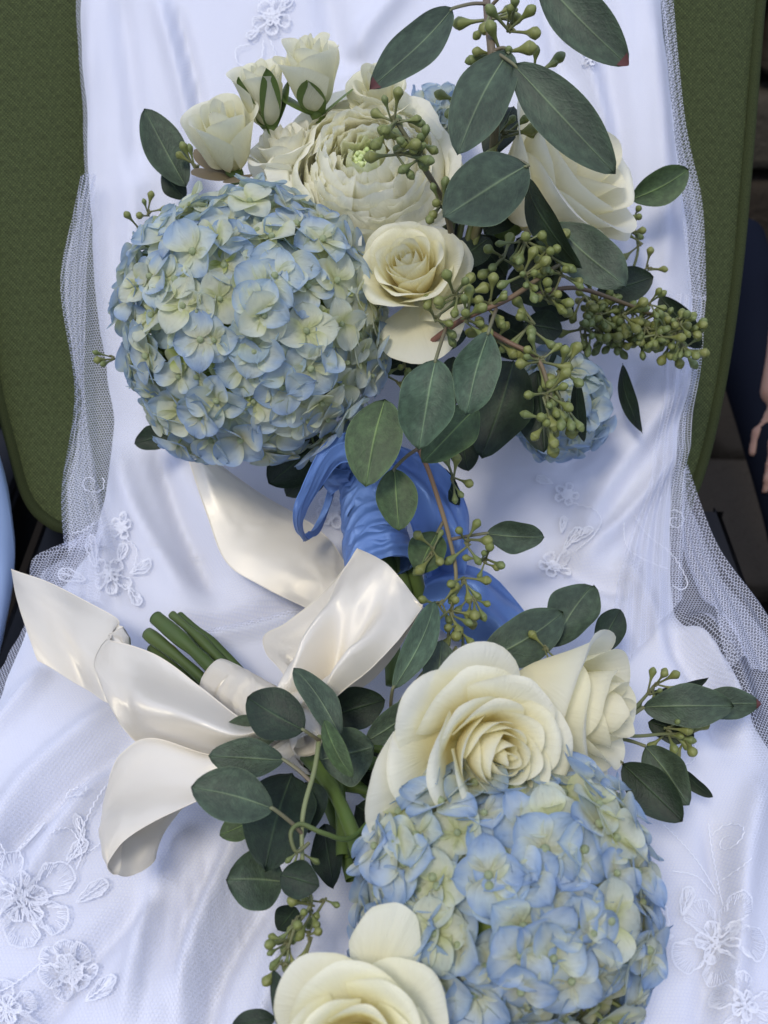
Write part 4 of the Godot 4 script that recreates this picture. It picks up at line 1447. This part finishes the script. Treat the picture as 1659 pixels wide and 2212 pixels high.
	s = sprig(b, 1180, 480, 0.10, "leaves under the side-on rose")
	leaf(s, st, Vector3(1140, 384, 0.115), Vector3(1258, 580, 0.125), 62, 3, 0.08, 0.75, 1.0)
	leaf(s, st, Vector3(1195, 480, 0.11), Vector3(1352, 620, 0.12), 112, 0, 0.06, -0.2, 1.1)
	leaf(s, st, Vector3(1362, 432, 0.03), Vector3(1488, 366, 0.03), 76, 2, 0.05, 0.15, 1.0, Vector3(1300, 480, 0.04))
	leaf(s, st, Vector3(1290, 628, 0.04), Vector3(1412, 598, 0.04), 78, 3, 0.04, 0.1)
	leaf(s, st, Vector3(1425, 640, 0.02), Vector3(1515, 752, 0.02), 62, 3, 0.04, 0.4)
	leaf(s, st, Vector3(1130, 700, 0.06), Vector3(1215, 715, 0.06), 74, 3, 0.04, 0.1)
	leaf(s, st, Vector3(1345, 785, 0.02), Vector3(1388, 936, 0.012), 34, 3, 0.05, 0.9)
	leaf(s, st, Vector3(1247, 815, 0.09), Vector3(1262, 955, 0.085), 32, 3, 0.05, 0.9)
	leaf(s, st, Vector3(1160, 800, 0.08), Vector3(1175, 978, 0.085), 100, 3, 0.05, 0.35)
	finish_sprig(s, st)
	# seed masses on the right
	st = []
	s = sprig(b, 1140, 570, 0.12, "full seed sprig right of the open rose")
	stem_line(st, [1235, 555, 0.11, 1180, 590, 0.12, 1100, 645, 0.125, 1000, 690, 0.125, 930, 740, 0.11], 0.0010, 0.0015, Color(0.15, 0.15, 0.07), Color(0.22, 0.10, 0.075))
	for q in [[1130, 520, 8, 0.12], [1182, 545, 8, 0.12], [1135, 598, 9, 0.125], [1212, 596, 8, 0.115], [1180, 640, 8, 0.115], [1082, 560, 6, 0.11], [985, 640, 7, 0.13], [1005, 690, 8, 0.13], [945, 690, 6, 0.125], [1055, 660, 7, 0.125], [1070, 740, 7, 0.115]]:
		pods(s, st, Vector3(q[0], q[1], q[3]), q[2], 52)
	leaf(s, st, Vector3(942, 775, 0.15), Vector3(905, 972, 0.145), 122, 4, 0.05, 0.1, 0.95, Vector3(965, 705, 0.125))
	leaf(s, st, Vector3(1056, 715, 0.16), Vector3(1006, 897, 0.155), 100, 4, 0.05, -0.15, 1.0, Vector3(1072, 668, 0.125))
	leaf(s, st, Vector3(1030, 880, 0.12), Vector3(912, 1000, 0.125), 100, 2, 0.05, 0.1)
	leaf(s, st, Vector3(1110, 780, 0.08), Vector3(1040, 990, 0.085), 140, 3, 0.04, 0.1, 0.9)
	leaf(s, st, Vector3(980, 770, 0.10), Vector3(960, 900, 0.10), 60, 3, 0.04, 0.1, 0.9)
	finish_sprig(s, st)
	st = []
	s = sprig(b, 1180, 860, 0.10, "seed sprig drooping over the dim hydrangea")
	stem_line(st, [1195, 880, 0.125, 1185, 840, 0.125, 1160, 775, 0.125, 1090, 735, 0.12, 1030, 700, 0.12], 0.0009, 0.0014, Color(0.15, 0.15, 0.07), Color(0.20, 0.10, 0.075))
	for q in [[1150, 705, 6, 0.115], [1165, 775, 8, 0.125], [1212, 800, 8, 0.12], [1180, 855, 9, 0.13], [1218, 868, 8, 0.125], [1185, 912, 8, 0.13]]:
		pods(s, st, Vector3(q[0], q[1], q[3]), q[2], 58, Vector3(0, -0.3, 0))
	finish_sprig(s, st)
	st = []
	s = sprig(b, 1380, 690, 0.04, "dense small seed sprig reaching to the right edge of the dress")
	stem_line(st, [1495, 722, 0.03, 1430, 690, 0.04, 1340, 652, 0.05, 1240, 622, 0.07, 1150, 640, 0.08], 0.0009, 0.0014, Color(0.12, 0.11, 0.05), Color(0.14, 0.09, 0.06))
	for q in [[1350, 682, 3], [1402, 660, 4], [1420, 722, 4], [1462, 690, 5], [1472, 742, 5]]:
		pods(s, st, Vector3(q[0], q[1], 0.055), q[2], 46, Vector3(0.15, -0.3, 0))
	var far_pods := []
	for k in 46:
		var t := rng.randf()
		var mid := Vector2(1240, 660).lerp(Vector2(1478, 725), t)
		pods(s, st, Vector3(mid.x + rng.randf_range(-18, 18), mid.y + rng.randf_range(-30, 55) * (1.1 - 0.6 * t), rng.randf_range(0.025, 0.05)), 4, 44, Vector3(0.15, -0.3, 0), far_pods)
	obj("small_seed_pods", merge(far_pods), M.pod, s).set_meta("kind", "stuff")
	finish_sprig(s, st)
	st = []
	s = sprig(b, 1370, 540, 0.02, "thin far seed sprig beside the dress hem")
	stem_line(st, [1362, 470, 0.012, 1378, 540, 0.015, 1350, 610, 0.025, 1290, 660, 0.04], 0.0006, 0.001, Color(0.13, 0.15, 0.05))
	for q in [[1352, 500, 4], [1385, 530, 4], [1400, 580, 5], [1372, 470, 3]]:
		pods(s, st, Vector3(q[0], q[1], 0.02), q[2] - 1, 34)
	finish_sprig(s, st)
	# trailing sprig down the front of the blue ribbon
	st = []
	s = sprig(b, 980, 1200, 0.06, "trailing seed sprig hanging over the blue ribbon")
	stem_line(st, [900, 960, 0.10, 925, 1015, 0.095, 950, 1090, 0.085, 970, 1160, 0.075, 985, 1240, 0.065, 975, 1320, 0.06, 965, 1400, 0.055], 0.0013, 0.0008, Color(0.24, 0.13, 0.085), Color(0.20, 0.21, 0.09))
	for q in [[975, 1035, 5, 0.09], [935, 1190, 5, 0.075], [1010, 1172, 5, 0.075], [1045, 1212, 6, 0.07], [1000, 1252, 6, 0.068], [1018, 1292, 6, 0.065], [975, 1322, 6, 0.065], [992, 1355, 5, 0.06], [950, 1302, 4, 0.065], [985, 1402, 4, 0.055]]:
		pods(s, st, Vector3(q[0], q[1], q[3]), q[2], 48, Vector3(0.1, -0.5, 0))
	leaf(s, st, Vector3(832, 862, 0.13), Vector3(790, 1052, 0.13), 122, 2, 0.05, 0.1, 0.95)
	leaf(s, st, Vector3(852, 1012, 0.115), Vector3(862, 1147, 0.105), 90, 2, 0.05, -0.1, 0.95, Vector3(905, 968, 0.10))
	leaf(s, st, Vector3(945, 1150, 0.075), Vector3(904, 1240, 0.07), 84, 2, 0.04, 0.15, 1.0, Vector3(962, 1120, 0.08))
	leaf(s, st, Vector3(1050, 1152, 0.075), Vector3(1176, 1160, 0.07), 70, 0, 0.05, 0.1, 0.9, Vector3(975, 1165, 0.075))
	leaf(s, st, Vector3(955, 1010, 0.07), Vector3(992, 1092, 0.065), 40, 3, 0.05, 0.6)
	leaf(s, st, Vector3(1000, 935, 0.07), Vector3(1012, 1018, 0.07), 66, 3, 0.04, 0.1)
	finish_sprig(s, st)
	# left side leaves, seeds and the leaves under the hydrangea
	st = []
	s = sprig(b, 400, 420, 0.03, "leaves and few seeds at the left of the bouquet")
	leaf(s, st, Vector3(402, 404, 0.04), Vector3(312, 234, 0.05), 88, 0, 0.04, 0.15, 1.0)
	leaf(s, st, Vector3(400, 430, 0.03), Vector3(352, 370, 0.035), 50, 3, 0.04, 0.1)
	leaf(s, st, Vector3(370, 935, 0.02), Vector3(290, 958, 0.02), 52, 3, 0.04, 0.1)
	leaf(s, st, Vector3(700, 940, 0.05), Vector3(580, 1045, 0.045), 112, 3, 0.04, 0.1)
	leaf(s, st, Vector3(705, 980, 0.04), Vector3(618, 1072, 0.035), 82, 3, 0.04, 0.1)
	for q in [[322, 462, 4, 0.045], [246, 772, 3, 0.06], [425, 362, 4, 0.05], [300, 498, 2, 0.045]]:
		pods(s, st, Vector3(q[0], q[1], q[3]), q[2], 40, Vector3(-0.6, 0.3, 0))
	finish_sprig(s, st)
	# dark greenery in the heart of the bouquet
	st = []
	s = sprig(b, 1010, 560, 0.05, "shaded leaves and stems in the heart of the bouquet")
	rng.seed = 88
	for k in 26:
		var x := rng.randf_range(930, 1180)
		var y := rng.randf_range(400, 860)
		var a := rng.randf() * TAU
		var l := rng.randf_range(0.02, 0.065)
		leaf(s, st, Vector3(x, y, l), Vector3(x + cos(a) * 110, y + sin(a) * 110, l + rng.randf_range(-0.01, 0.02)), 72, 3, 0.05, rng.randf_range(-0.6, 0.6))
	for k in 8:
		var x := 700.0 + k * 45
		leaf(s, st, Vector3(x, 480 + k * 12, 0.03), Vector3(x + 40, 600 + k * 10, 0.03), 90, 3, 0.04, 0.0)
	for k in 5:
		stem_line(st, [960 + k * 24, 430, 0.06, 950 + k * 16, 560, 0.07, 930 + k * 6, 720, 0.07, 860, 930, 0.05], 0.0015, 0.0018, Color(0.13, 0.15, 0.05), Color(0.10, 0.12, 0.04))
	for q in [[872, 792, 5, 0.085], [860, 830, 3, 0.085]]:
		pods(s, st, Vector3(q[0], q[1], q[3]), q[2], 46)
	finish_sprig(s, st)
	# stems below the wrap
	for q in [[800, 1180, 842, 1400], [850, 1180, 885, 1330], [880, 1190, 908, 1300], [835, 1200, 850, 1480]]:
		obj("stem", tube([at(q[0], q[1], 0.04), at((q[0] + q[2]) * 0.5 + 2, (q[1] + q[3]) * 0.5, 0.028), at(q[2], q[3], 0.014)], 0.0042, 0.0038, Color(0.10, 0.15, 0.04), 10, 6, null, 0.0, true), M.stem, b)
	# blue ribbon
	wound("ribbon_wrap", b, at(778, 960, 0.055), at(822, 1232, 0.048), size_of(50, 1000, 0.05), size_of(68, 1200, 0.05), 8, M.blue_satin, M.blue_hem, 3.0)
	ribbon("ribbon_loop", b, V3([762, 930, 0.10, 700, 960, 0.10, 655, 1040, 0.10, 634, 1100, 0.09, 640, 1148, 0.07, 668, 1152, 0.05, 700, 1090, 0.045, 715, 1000, 0.05]), V3([790, 1005, 0.10, 735, 1000, 0.095, 690, 1055, 0.09, 655, 1120, 0.08, 662, 1158, 0.058, 690, 1150, 0.045, 714, 1080, 0.04, 730, 1000, 0.04]), M.blue_satin, M.blue_hem, 0.002)
	ribbon("ribbon_tail", b, V3([830, 960, 0.085, 880, 975, 0.085, 945, 1010, 0.075, 1000, 1085, 0.06, 1022, 1150, 0.045, 1010, 1230, 0.03]), V3([815, 1010, 0.09, 850, 1050, 0.09, 880, 1100, 0.08, 905, 1170, 0.065, 912, 1225, 0.05, 920, 1260, 0.03]), M.blue_satin, M.blue_hem, 0.004, func(u: float, v: float): return 0.0030 * sin(u * 9.0 + v * 5.0) + 0.0022 * sin(u * 17.0 - v * 9.0) * v)
	ribbon("ribbon_tail", b, V3([905, 1235, 0.035, 980, 1215, 0.03, 1060, 1235, 0.022, 1115, 1290, 0.016, 1150, 1350, 0.012]), V3([912, 1330, 0.03, 945, 1345, 0.025, 985, 1370, 0.02, 1030, 1400, 0.014, 1080, 1450, 0.010]), M.blue_satin, M.blue_hem, 0.006, func(u: float, v: float): return 0.0035 * sin(u * 7.0 - v * 4.0) + 0.002 * sin(u * 15.0 + v * 6.0))
	ribbon("ribbon_loop", b, V3([700, 985, 0.05, 720, 1010, 0.06, 760, 1015, 0.07]), V3([715, 1070, 0.05, 735, 1055, 0.055, 775, 1050, 0.065]), M.blue_satin, M.blue_hem, 0.004)

# ------------------------------------------------------------------ the lower bouquet
func make_lower_bouquet() -> void:
	var b := thing("bouquet", "bouquet with an ivory satin bow, lying on its side on the dress front", "bouquet", at(700, 1700, 0.01))
	hydrangea(b, "bright blue hydrangea under the big rose", 1095, 1965, 0.047, 335, 318, 255, ["vivid", "vivid", "blue", "vivid", "sky", "cream", "vivid", "blue"], 14, 76, -0.3, 0.9)
	rose_at(b, "large open cream rose, the nearest and fullest", 1075, 1628, 0.105, facing(0.36, 0.02, 0.93), 214, 1.0, 25, 0.80, 51, cream, 0.9, [[2.5, 1.18, 0.66, 0.85, 0.9], [3.2, 1.18, 0.58, 0.9, 0.85], [3.8, 1.56, 0.34, 1.0, 0.85], [4.6, 1.25, 0.5, 0.9, 0.9], [1.7, 1.2, 0.7, 0.8, 0.95]])
	rose_at(b, "cream rose turned to the right behind the big rose", 1262, 1528, 0.070, facing(0.84, -0.05, 0.50), 212, 1.45, 15, 0.58, 52, cream, 2.0, [], 1.45)
	rose_at(b, "cream rose at the bottom edge, cut by the picture", 775, 2275, 0.075, facing(0.05, 0.30, 0.95), 205, 1.1, 20, 0.75, 53, warm, 0.2, [[1.25, 1.72, 0.3, 0.8, 0.42], [2.2, 1.2, 0.7, 0.9, 0.9], [0.6, 1.2, 0.7, 0.9, 0.9]])
	rng.seed = 171
	# stems
	for q in [[372, 1328, 495, 1445, 0.034, 9], [388, 1330, 520, 1450, 0.030, 9], [336, 1334, 480, 1465, 0.040, 12], [318, 1368, 450, 1478, 0.032, 11], [325, 1400, 440, 1500, 0.022, 8], [360, 1345, 470, 1440, 0.022, 8]]:
		var c := Color(0.060, 0.095, 0.024).lerp(Color(0.10, 0.14, 0.045), rng.randf())
		var s := obj("stem", tube([at(q[0], q[1], q[4]), at((q[0] + q[2]) * 0.5, (q[1] + q[3]) * 0.5 - 4, q[4] + 0.002), at(q[2], q[3], q[4])], size_of(q[5], 1400) * 1.1, size_of(q[5], 1400), c, 12, 8, Color(0.055, 0.09, 0.022), 0.5, true), M.stem, b)
		var e0 := at(q[0], q[1], q[4])
		var ed := (e0 - at(q[2], q[3], q[4])).normalized()
		var er := size_of(q[5], 1400)
		obj("cut_end", tube([e0 + ed * 0.0002, e0 + ed * 0.0006], er * 0.95, er * 0.9, Color(0.30, 0.33, 0.15), 12, 1, null, 0.0, true), M.stem, s)
		var nd := e0.lerp(at(q[2], q[3], q[4]), rng.randf_range(0.25, 0.6))
		obj("node", tube([nd, nd + upv * er * 1.2 + ed * er * 0.8, nd + upv * er * 1.7 + ed * er * 2.2], er * 0.55, er * 0.12, Color(0.10, 0.12, 0.04), 7, 4, Color(0.16, 0.09, 0.05)), M.stem, s)
	for q in [[690, 1660, 780, 1850, 0.045, 17], [720, 1650, 740, 1850, 0.03, 12], [680, 1680, 760, 1900, 0.022, 12], [700, 1620, 900, 1690, 0.03, 14], [700, 1600, 880, 1640, 0.022, 12], [690, 1640, 860, 1780, 0.018, 10], [720, 1690, 850, 1740, 0.025, 9]]:
		obj("stem", tube([at(q[0] - 60, q[1] - 60, 0.03), at(q[0], q[1], q[4]), at((q[0] + q[2]) * 0.5 + 6, (q[1] + q[3]) * 0.5 - 6, q[4] + 0.003), at(q[2], q[3], q[4])], size_of(q[5], 1700), size_of(q[5], 1700), Color(0.075, 0.12, 0.026), 12, 8, Color(0.09, 0.14, 0.03), 0.35), M.stem, b)
	# leaves around the knot
	var st := []
	var s := sprig(b, 620, 1680, 0.07, "round leaved sprig beside the ivory bow")
	stem_line(st, [690, 1590, 0.075, 680, 1660, 0.075, 658, 1740, 0.075, 652, 1800, 0.07, 655, 1890, 0.06], 0.0011, 0.0008, Color(0.22, 0.25, 0.11), Color(0.22, 0.25, 0.11))
	leaf(s, st, Vector3(658, 1578, 0.085), Vector3(534, 1506, 0.09), 112, 3, 0.06, 0.1, 0.9, Vector3(690, 1600, 0.075))
	leaf(s, st, Vector3(600, 1590, 0.07), Vector3(480, 1576, 0.07), 78, 0, 0.05, 0.1, 1.0)
	leaf(s, st, Vector3(614, 1642, 0.08), Vector3(450, 1632, 0.085), 84, 0, 0.05, -0.1, 1.0, Vector3(672, 1690, 0.075))
	leaf(s, st, Vector3(592, 1748, 0.085), Vector3(412, 1700, 0.095), 116, 0, 0.06, 0.1, 1.05, Vector3(652, 1800, 0.07))
	leaf(s, st, Vector3(632, 1672, 0.055), Vector3(572, 1882, 0.06), 158, 3, 0.05, 0.05, 0.9)
	leaf(s, st, Vector3(660, 1690, 0.05), Vector3(668, 1800, 0.05), 90, 3, 0.05, 0.2, 0.9)
	leaf(s, st, Vector3(555, 1770, 0.04), Vector3(474, 1805, 0.04), 58, 2, 0.05, 0.1)
	leaf(s, st, Vector3(690, 1640, 0.065), Vector3(808, 1612, 0.07), 128, 0, 0.05, 0.2, 0.95)
	leaf(s, st, Vector3(700, 1555, 0.05), Vector3(832, 1512, 0.055), 92, 3, 0.05, 0.1)
	leaf(s, st, Vector3(790, 1602, 0.07), Vector3(910, 1512, 0.08), 72, 0, 0.06, 0.3)
	leaf(s, st, Vector3(735, 1592, 0.085), Vector3(634, 1443, 0.10), 66, 0, 0.05, 0.35, 0.95)
	leaf(s, st, Vector3(700, 1555, 0.10), Vector3(762, 1680, 0.09), 46, 2, 0.10, 0.6, 1.0)
	leaf(s, st, Vector3(612, 1905, 0.045), Vector3(488, 1900, 0.05), 132, 0, 0.05, 0.0, 0.95)
	leaf(s, st, Vector3(606, 1890, 0.065), Vector3(690, 1915, 0.065), 82, 3, 0.05, 0.1, 0.95)
	leaf(s, st, Vector3(640, 1960, 0.02), Vector3(600, 2010, 0.02), 60, 3, 0.05, 0.1)
	leaf(s, st, Vector3(700, 1780, 0.02), Vector3(720, 1920, 0.02), 70, 3, 0.05, 0.3)
	leaf(s, st, Vector3(770, 1740, 0.015), Vector3(850, 1800, 0.02), 90, 3, 0.05, 0.1)
	leaf(s, st, Vector3(760, 1660, 0.015), Vector3(860, 1680, 0.02), 80, 3, 0.05, 0.1)
	for q in [[650, 1835, 4, 0.065, 40], [672, 1960, 5, 0.05, 52], [640, 1985, 5, 0.05, 52], [622, 2035, 6, 0.045, 52], [668, 2020, 5, 0.045, 52], [700, 1945, 3, 0.045, 50], [612, 2080, 3, 0.04, 48]]:
		pods(s, st, Vector3(q[0], q[1], q[3]), q[2], q[4], Vector3(0, -0.5, 0))
	stem_line(st, [655, 1890, 0.06, 672, 1950, 0.052, 640, 2000, 0.05, 622, 2050, 0.045], 0.0009, 0.0006, Color(0.22, 0.25, 0.11))
	var curl := []
	stem_line(curl, [820, 1745, 0.05, 760, 1810, 0.06, 700, 1800, 0.07, 650, 1780, 0.075, 628, 1800, 0.075, 640, 1840, 0.07, 668, 1820, 0.07], 0.0012, 0.0007, Color(0.08, 0.14, 0.03))
	obj("tendril", curl[0], M.stem, s)
	finish_sprig(s, st)
	st = []
	s = sprig(b, 640, 2170, 0.03, "leaves at the bottom edge beside the lowest rose")
	leaf(s, st, Vector3(595, 2200, 0.03), Vector3(500, 2215, 0.035), 52, 3, 0.05, 0.1)
	leaf(s, st, Vector3(590, 2095, 0.045), Vector3(625, 2260, 0.045), 46, 3, 0.05, 0.3)
	finish_sprig(s, st)
	# leaves above the big rose
	st = []
	s = sprig(b, 1120, 1380, 0.045, "large leaves fanned out above the big rose")
	leaf(s, st, Vector3(1038, 1432, 0.05), Vector3(1217, 1322, 0.055), 108, 0, 0.06, 0.05, 0.95)
	leaf(s, st, Vector3(1190, 1400, 0.04), Vector3(1282, 1264, 0.05), 104, 0, 0.05, -0.1, 1.05)
	leaf(s, st, Vector3(1290, 1412, 0.035), Vector3(1340, 1316, 0.045), 66, 3, 0.05, 0.2)
	leaf(s, st, Vector3(848, 1490, 0.075), Vector3(940, 1298, 0.085), 66, 4, 0.05, 0.2, 1.0, Vector3(846, 1540, 0.05))
	leaf(s, st, Vector3(945, 1515, 0.06), Vector3(955, 1382, 0.07), 74, 0, 0.05, 0.1, 0.9)
	stem_line(st, [846, 1540, 0.05, 900, 1470, 0.05, 935, 1425, 0.05], 0.0008, 0.0006, Color(0.20, 0.23, 0.10))
	stem_line(st, [935, 1425, 0.05, 1040, 1440, 0.03, 1130, 1430, 0.035, 1180, 1398, 0.055], 0.0007, 0.0006, Color(0.20, 0.23, 0.10))
	pods(s, st, Vector3(1180, 1398, 0.055), 3, 40)
	finish_sprig(s, st)
	st = []
	s = sprig(b, 1480, 1530, 0.03, "dark leaves and seeds right of the two roses")
	leaf(s, st, Vector3(1388, 1528, 0.045), Vector3(1586, 1526, 0.05), 92, 0, 0.06, 0.1, 1.0)
	leaf(s, st, Vector3(1480, 1525, 0.035), Vector3(1644, 1520, 0.035), 70, 0, 0.04, 0.1, 1.05, null, "leaf", true)
	leaf(s, st, Vector3(1400, 1495, 0.035), Vector3(1531, 1464, 0.035), 26, 3, 0.05, 0.8)
	leaf(s, st, Vector3(1345, 1650, 0.05), Vector3(1475, 1775, 0.045), 96, 3, 0.05, 0.1, 1.0)
	leaf(s, st, Vector3(1395, 1612, 0.035), Vector3(1488, 1740, 0.03), 88, 0, 0.05, 0.2, 1.0)
	leaf(s, st, Vector3(1468, 1660, 0.02), Vector3(1540, 1722, 0.018), 30, 3, 0.05, 0.5)
	leaf(s, st, Vector3(1400, 1560, 0.03), Vector3(1500, 1590, 0.03), 60, 3, 0.05, 0.3)
	stem_line(st, [1250, 1600, 0.04, 1340, 1560, 0.045, 1390, 1528, 0.045], 0.0011, 0.0009, Color(0.13, 0.16, 0.06))
	stem_line(st, [1340, 1560, 0.045, 1385, 1515, 0.045, 1412, 1482, 0.045], 0.0009, 0.0007, Color(0.13, 0.16, 0.06))
	stem_line(st, [1300, 1580, 0.04, 1370, 1590, 0.038, 1440, 1585, 0.033, 1480, 1588, 0.03], 0.0009, 0.0007, Color(0.13, 0.16, 0.06))
	stem_line(st, [1280, 1620, 0.04, 1320, 1632, 0.045, 1345, 1650, 0.05], 0.0009, 0.0008, Color(0.13, 0.16, 0.06))
	stem_line(st, [1310, 1590, 0.035, 1360, 1600, 0.035, 1395, 1612, 0.035], 0.0009, 0.0008, Color(0.13, 0.16, 0.06))
	for q in [[1412, 1482, 6, 0.045, 44], [1400, 1500, 3, 0.045, 44], [1440, 1585, 6, 0.03, 46], [1480, 1588, 6, 0.03, 46], [1440, 1575, 4, 0.035, 46]]:
		pods(s, st, Vector3(q[0], q[1], q[3]), q[2], q[4], Vector3(0.5, -0.1, 0))
	finish_sprig(s, st)
	# ivory ribbon
	wound("ribbon_wrap", b, at(462, 1462, 0.034), at(700, 1620, 0.036), size_of(46, 1470, 0.03), size_of(56, 1560, 0.03), 6, M.ivory, M.ivory_hem, 50.0)
	ribbon("ribbon_tail", b, V3([440, 980, 0.020, 560, 1066, 0.014, 640, 1112, 0.016, 705, 1160, 0.018, 748, 1222, 0.016, 790, 1300, 0.012]), V3([405, 985, 0.014, 450, 1120, 0.014, 490, 1215, 0.012, 570, 1268, 0.010, 660, 1313, 0.010, 720, 1345, 0.010]), M.ivory, M.ivory_hem, 0.006, null, 8, "ivory tail that runs up under the upper hydrangea")
	# right loop: up from the knot, over at the top, back down behind
	ribbon("bow_loop", b, V3([622, 1530, 0.060, 640, 1455, 0.070, 676, 1350, 0.080, 722, 1255, 0.088, 774, 1184, 0.090]), V3([668, 1552, 0.060, 735, 1502, 0.078, 800, 1452, 0.085, 862, 1385, 0.088, 914, 1306, 0.088]), M.ivory, M.ivory_hem, 0.004, func(u: float, v: float):
		var k: float = smoothstep(1.0, 0.35, v)
		return k * (0.010 * sin(u * 9.5 + 0.5 - v * 1.5) * (1.0 - 0.3 * v) + 0.003 * sin(u * 19.0 + v * 8.0)) + 0.002 * sin(u * 5.0 + v * 6.0), 10, "upright right loop of the ivory bow")
	ribbon("bow_loop", b, V3([774, 1184, 0.090, 735, 1240, 0.074, 690, 1290, 0.055, 620, 1345, 0.045, 572, 1372, 0.045, 575, 1410, 0.05, 612, 1455, 0.055, 640, 1520, 0.055]), V3([914, 1306, 0.088, 880, 1370, 0.065, 840, 1430, 0.045, 790, 1480, 0.035, 740, 1500, 0.035, 690, 1500, 0.04, 660, 1500, 0.05, 655, 1540, 0.055]), M.ivory, M.ivory_hem, 0.003, null, 8, "back of the right bow loop")
	# left tail, folded once
	ribbon("ribbon_tail", b, V3([640, 1572, 0.062, 560, 1560, 0.068, 508, 1545, 0.070, 405, 1468, 0.066, 325, 1408, 0.062, 246, 1386, 0.058, 236, 1372, 0.048, 262, 1345, 0.040, 180, 1295, 0.034, 100, 1258, 0.030, 22, 1226, 0.030]), V3([645, 1600, 0.058, 560, 1622, 0.060, 450, 1640, 0.058, 375, 1630, 0.050, 310, 1612, 0.044, 268, 1570, 0.044, 246, 1480, 0.046, 238, 1520, 0.034, 190, 1490, 0.026, 140, 1462, 0.024, 80, 1426, 0.024]), M.ivory, M.ivory_hem, 0.006, func(u: float, v: float):
		var k: float = smoothstep(0.0, 0.12, v) * smoothstep(0.55, 0.3, v)
		return k * 0.008 * sin(u * 6.5 - v * 6.0) + 0.0012 * sin(u * 5.0 + v * 30.0), 10, "long left tail of the ivory bow, folded over once")
	# lower left loop
	ribbon("bow_loop", b, V3([640, 1585, 0.058, 540, 1640, 0.058, 450, 1640, 0.056, 335, 1606, 0.052, 266, 1640, 0.050, 236, 1702, 0.046, 246, 1716, 0.034, 330, 1700, 0.022, 450, 1670, 0.022, 560, 1630, 0.03]), V3([660, 1610, 0.058, 560, 1680, 0.062, 432, 1740, 0.060, 340, 1782, 0.056, 272, 1828, 0.052, 240, 1876, 0.044, 276, 1893, 0.030, 334, 1858, 0.018, 345, 1785, 0.012, 480, 1690, 0.018]), M.ivory, M.ivory_hem, 0.004, func(u: float, v: float): return 0.003 * sin(u * 6.0 + v * 5.0) * smoothstep(0.0, 0.2, v) * smoothstep(0.6, 0.45, v), 10, "lower left loop of the ivory bow")
	# the knot
	wound("bow_knot", b, at(628, 1492, 0.066), at(668, 1612, 0.066), size_of(26, 1550, 0.06), size_of(34, 1550, 0.06), 3, M.ivory, M.ivory_hem, 90.0)

func _ready() -> void:
	setup_places()
	var cam := Camera3D.new()
	cam.name = "camera"
	cam.position = EYE
	cam.rotation.x = -deg_to_rad(PITCH)
	cam.fov = FOV
	cam.near = 0.02
	cam.far = 60.0
	var lens := CameraAttributesPhysical.new()
	lens.frustum_focal_length = 25.7
	lens.frustum_focus_distance = 0.50
	lens.exposure_aperture = 9.0
	lens.frustum_near = 0.02
	lens.frustum_far = 60.0
	cam.attributes = lens
	cam.fov = FOV
	cam.current = true
	add_child(cam)
	var env := Environment.new()
	env.background_mode = Environment.BG_SKY
	var sm := ProceduralSkyMaterial.new()
	sm.sky_top_color = Color(0.77, 0.825, 0.985)
	sm.sky_horizon_color = Color(0.50, 0.55, 0.64)
	sm.sky_curve = 0.2
	sm.ground_bottom_color = Color(0.20, 0.19, 0.17)
	sm.ground_horizon_color = Color(0.34, 0.34, 0.33)
	sm.sky_energy_multiplier = 1.0
	var sky := Sky.new()
	sky.sky_material = sm
	env.sky = sky
	env.tonemap_mode = Environment.TONE_MAPPER_LINEAR
	env.tonemap_exposure = 1.25
	env.sdfgi_enabled = true
	env.ssao_enabled = true
	env.ssil_enabled = true
	var we := WorldEnvironment.new()
	we.name = "surrounding_light"
	we.environment = env
	add_child(we)
	var sun := DirectionalLight3D.new()
	sun.name = "sun"
	sun.light_color = Color(1.0, 0.97, 0.92)
	sun.light_energy = 0.45
	sun.light_angular_distance = 14.0
	sun.shadow_enabled = true
	sun.rotation_degrees = Vector3(-58, -28, 0)
	add_child(sun)

	noise.seed = 7
	noise.frequency = 0.012
	noise.fractal_octaves = 3
	make_materials()
	M.piping = M.canvas.duplicate()
	M.piping.uv1_scale = Vector3(4, 260, 1)
	make_pods()
	make_folds()
	make_surroundings()
	make_chair()
	make_dress()
	make_upper_bouquet()
	make_lower_bouquet()
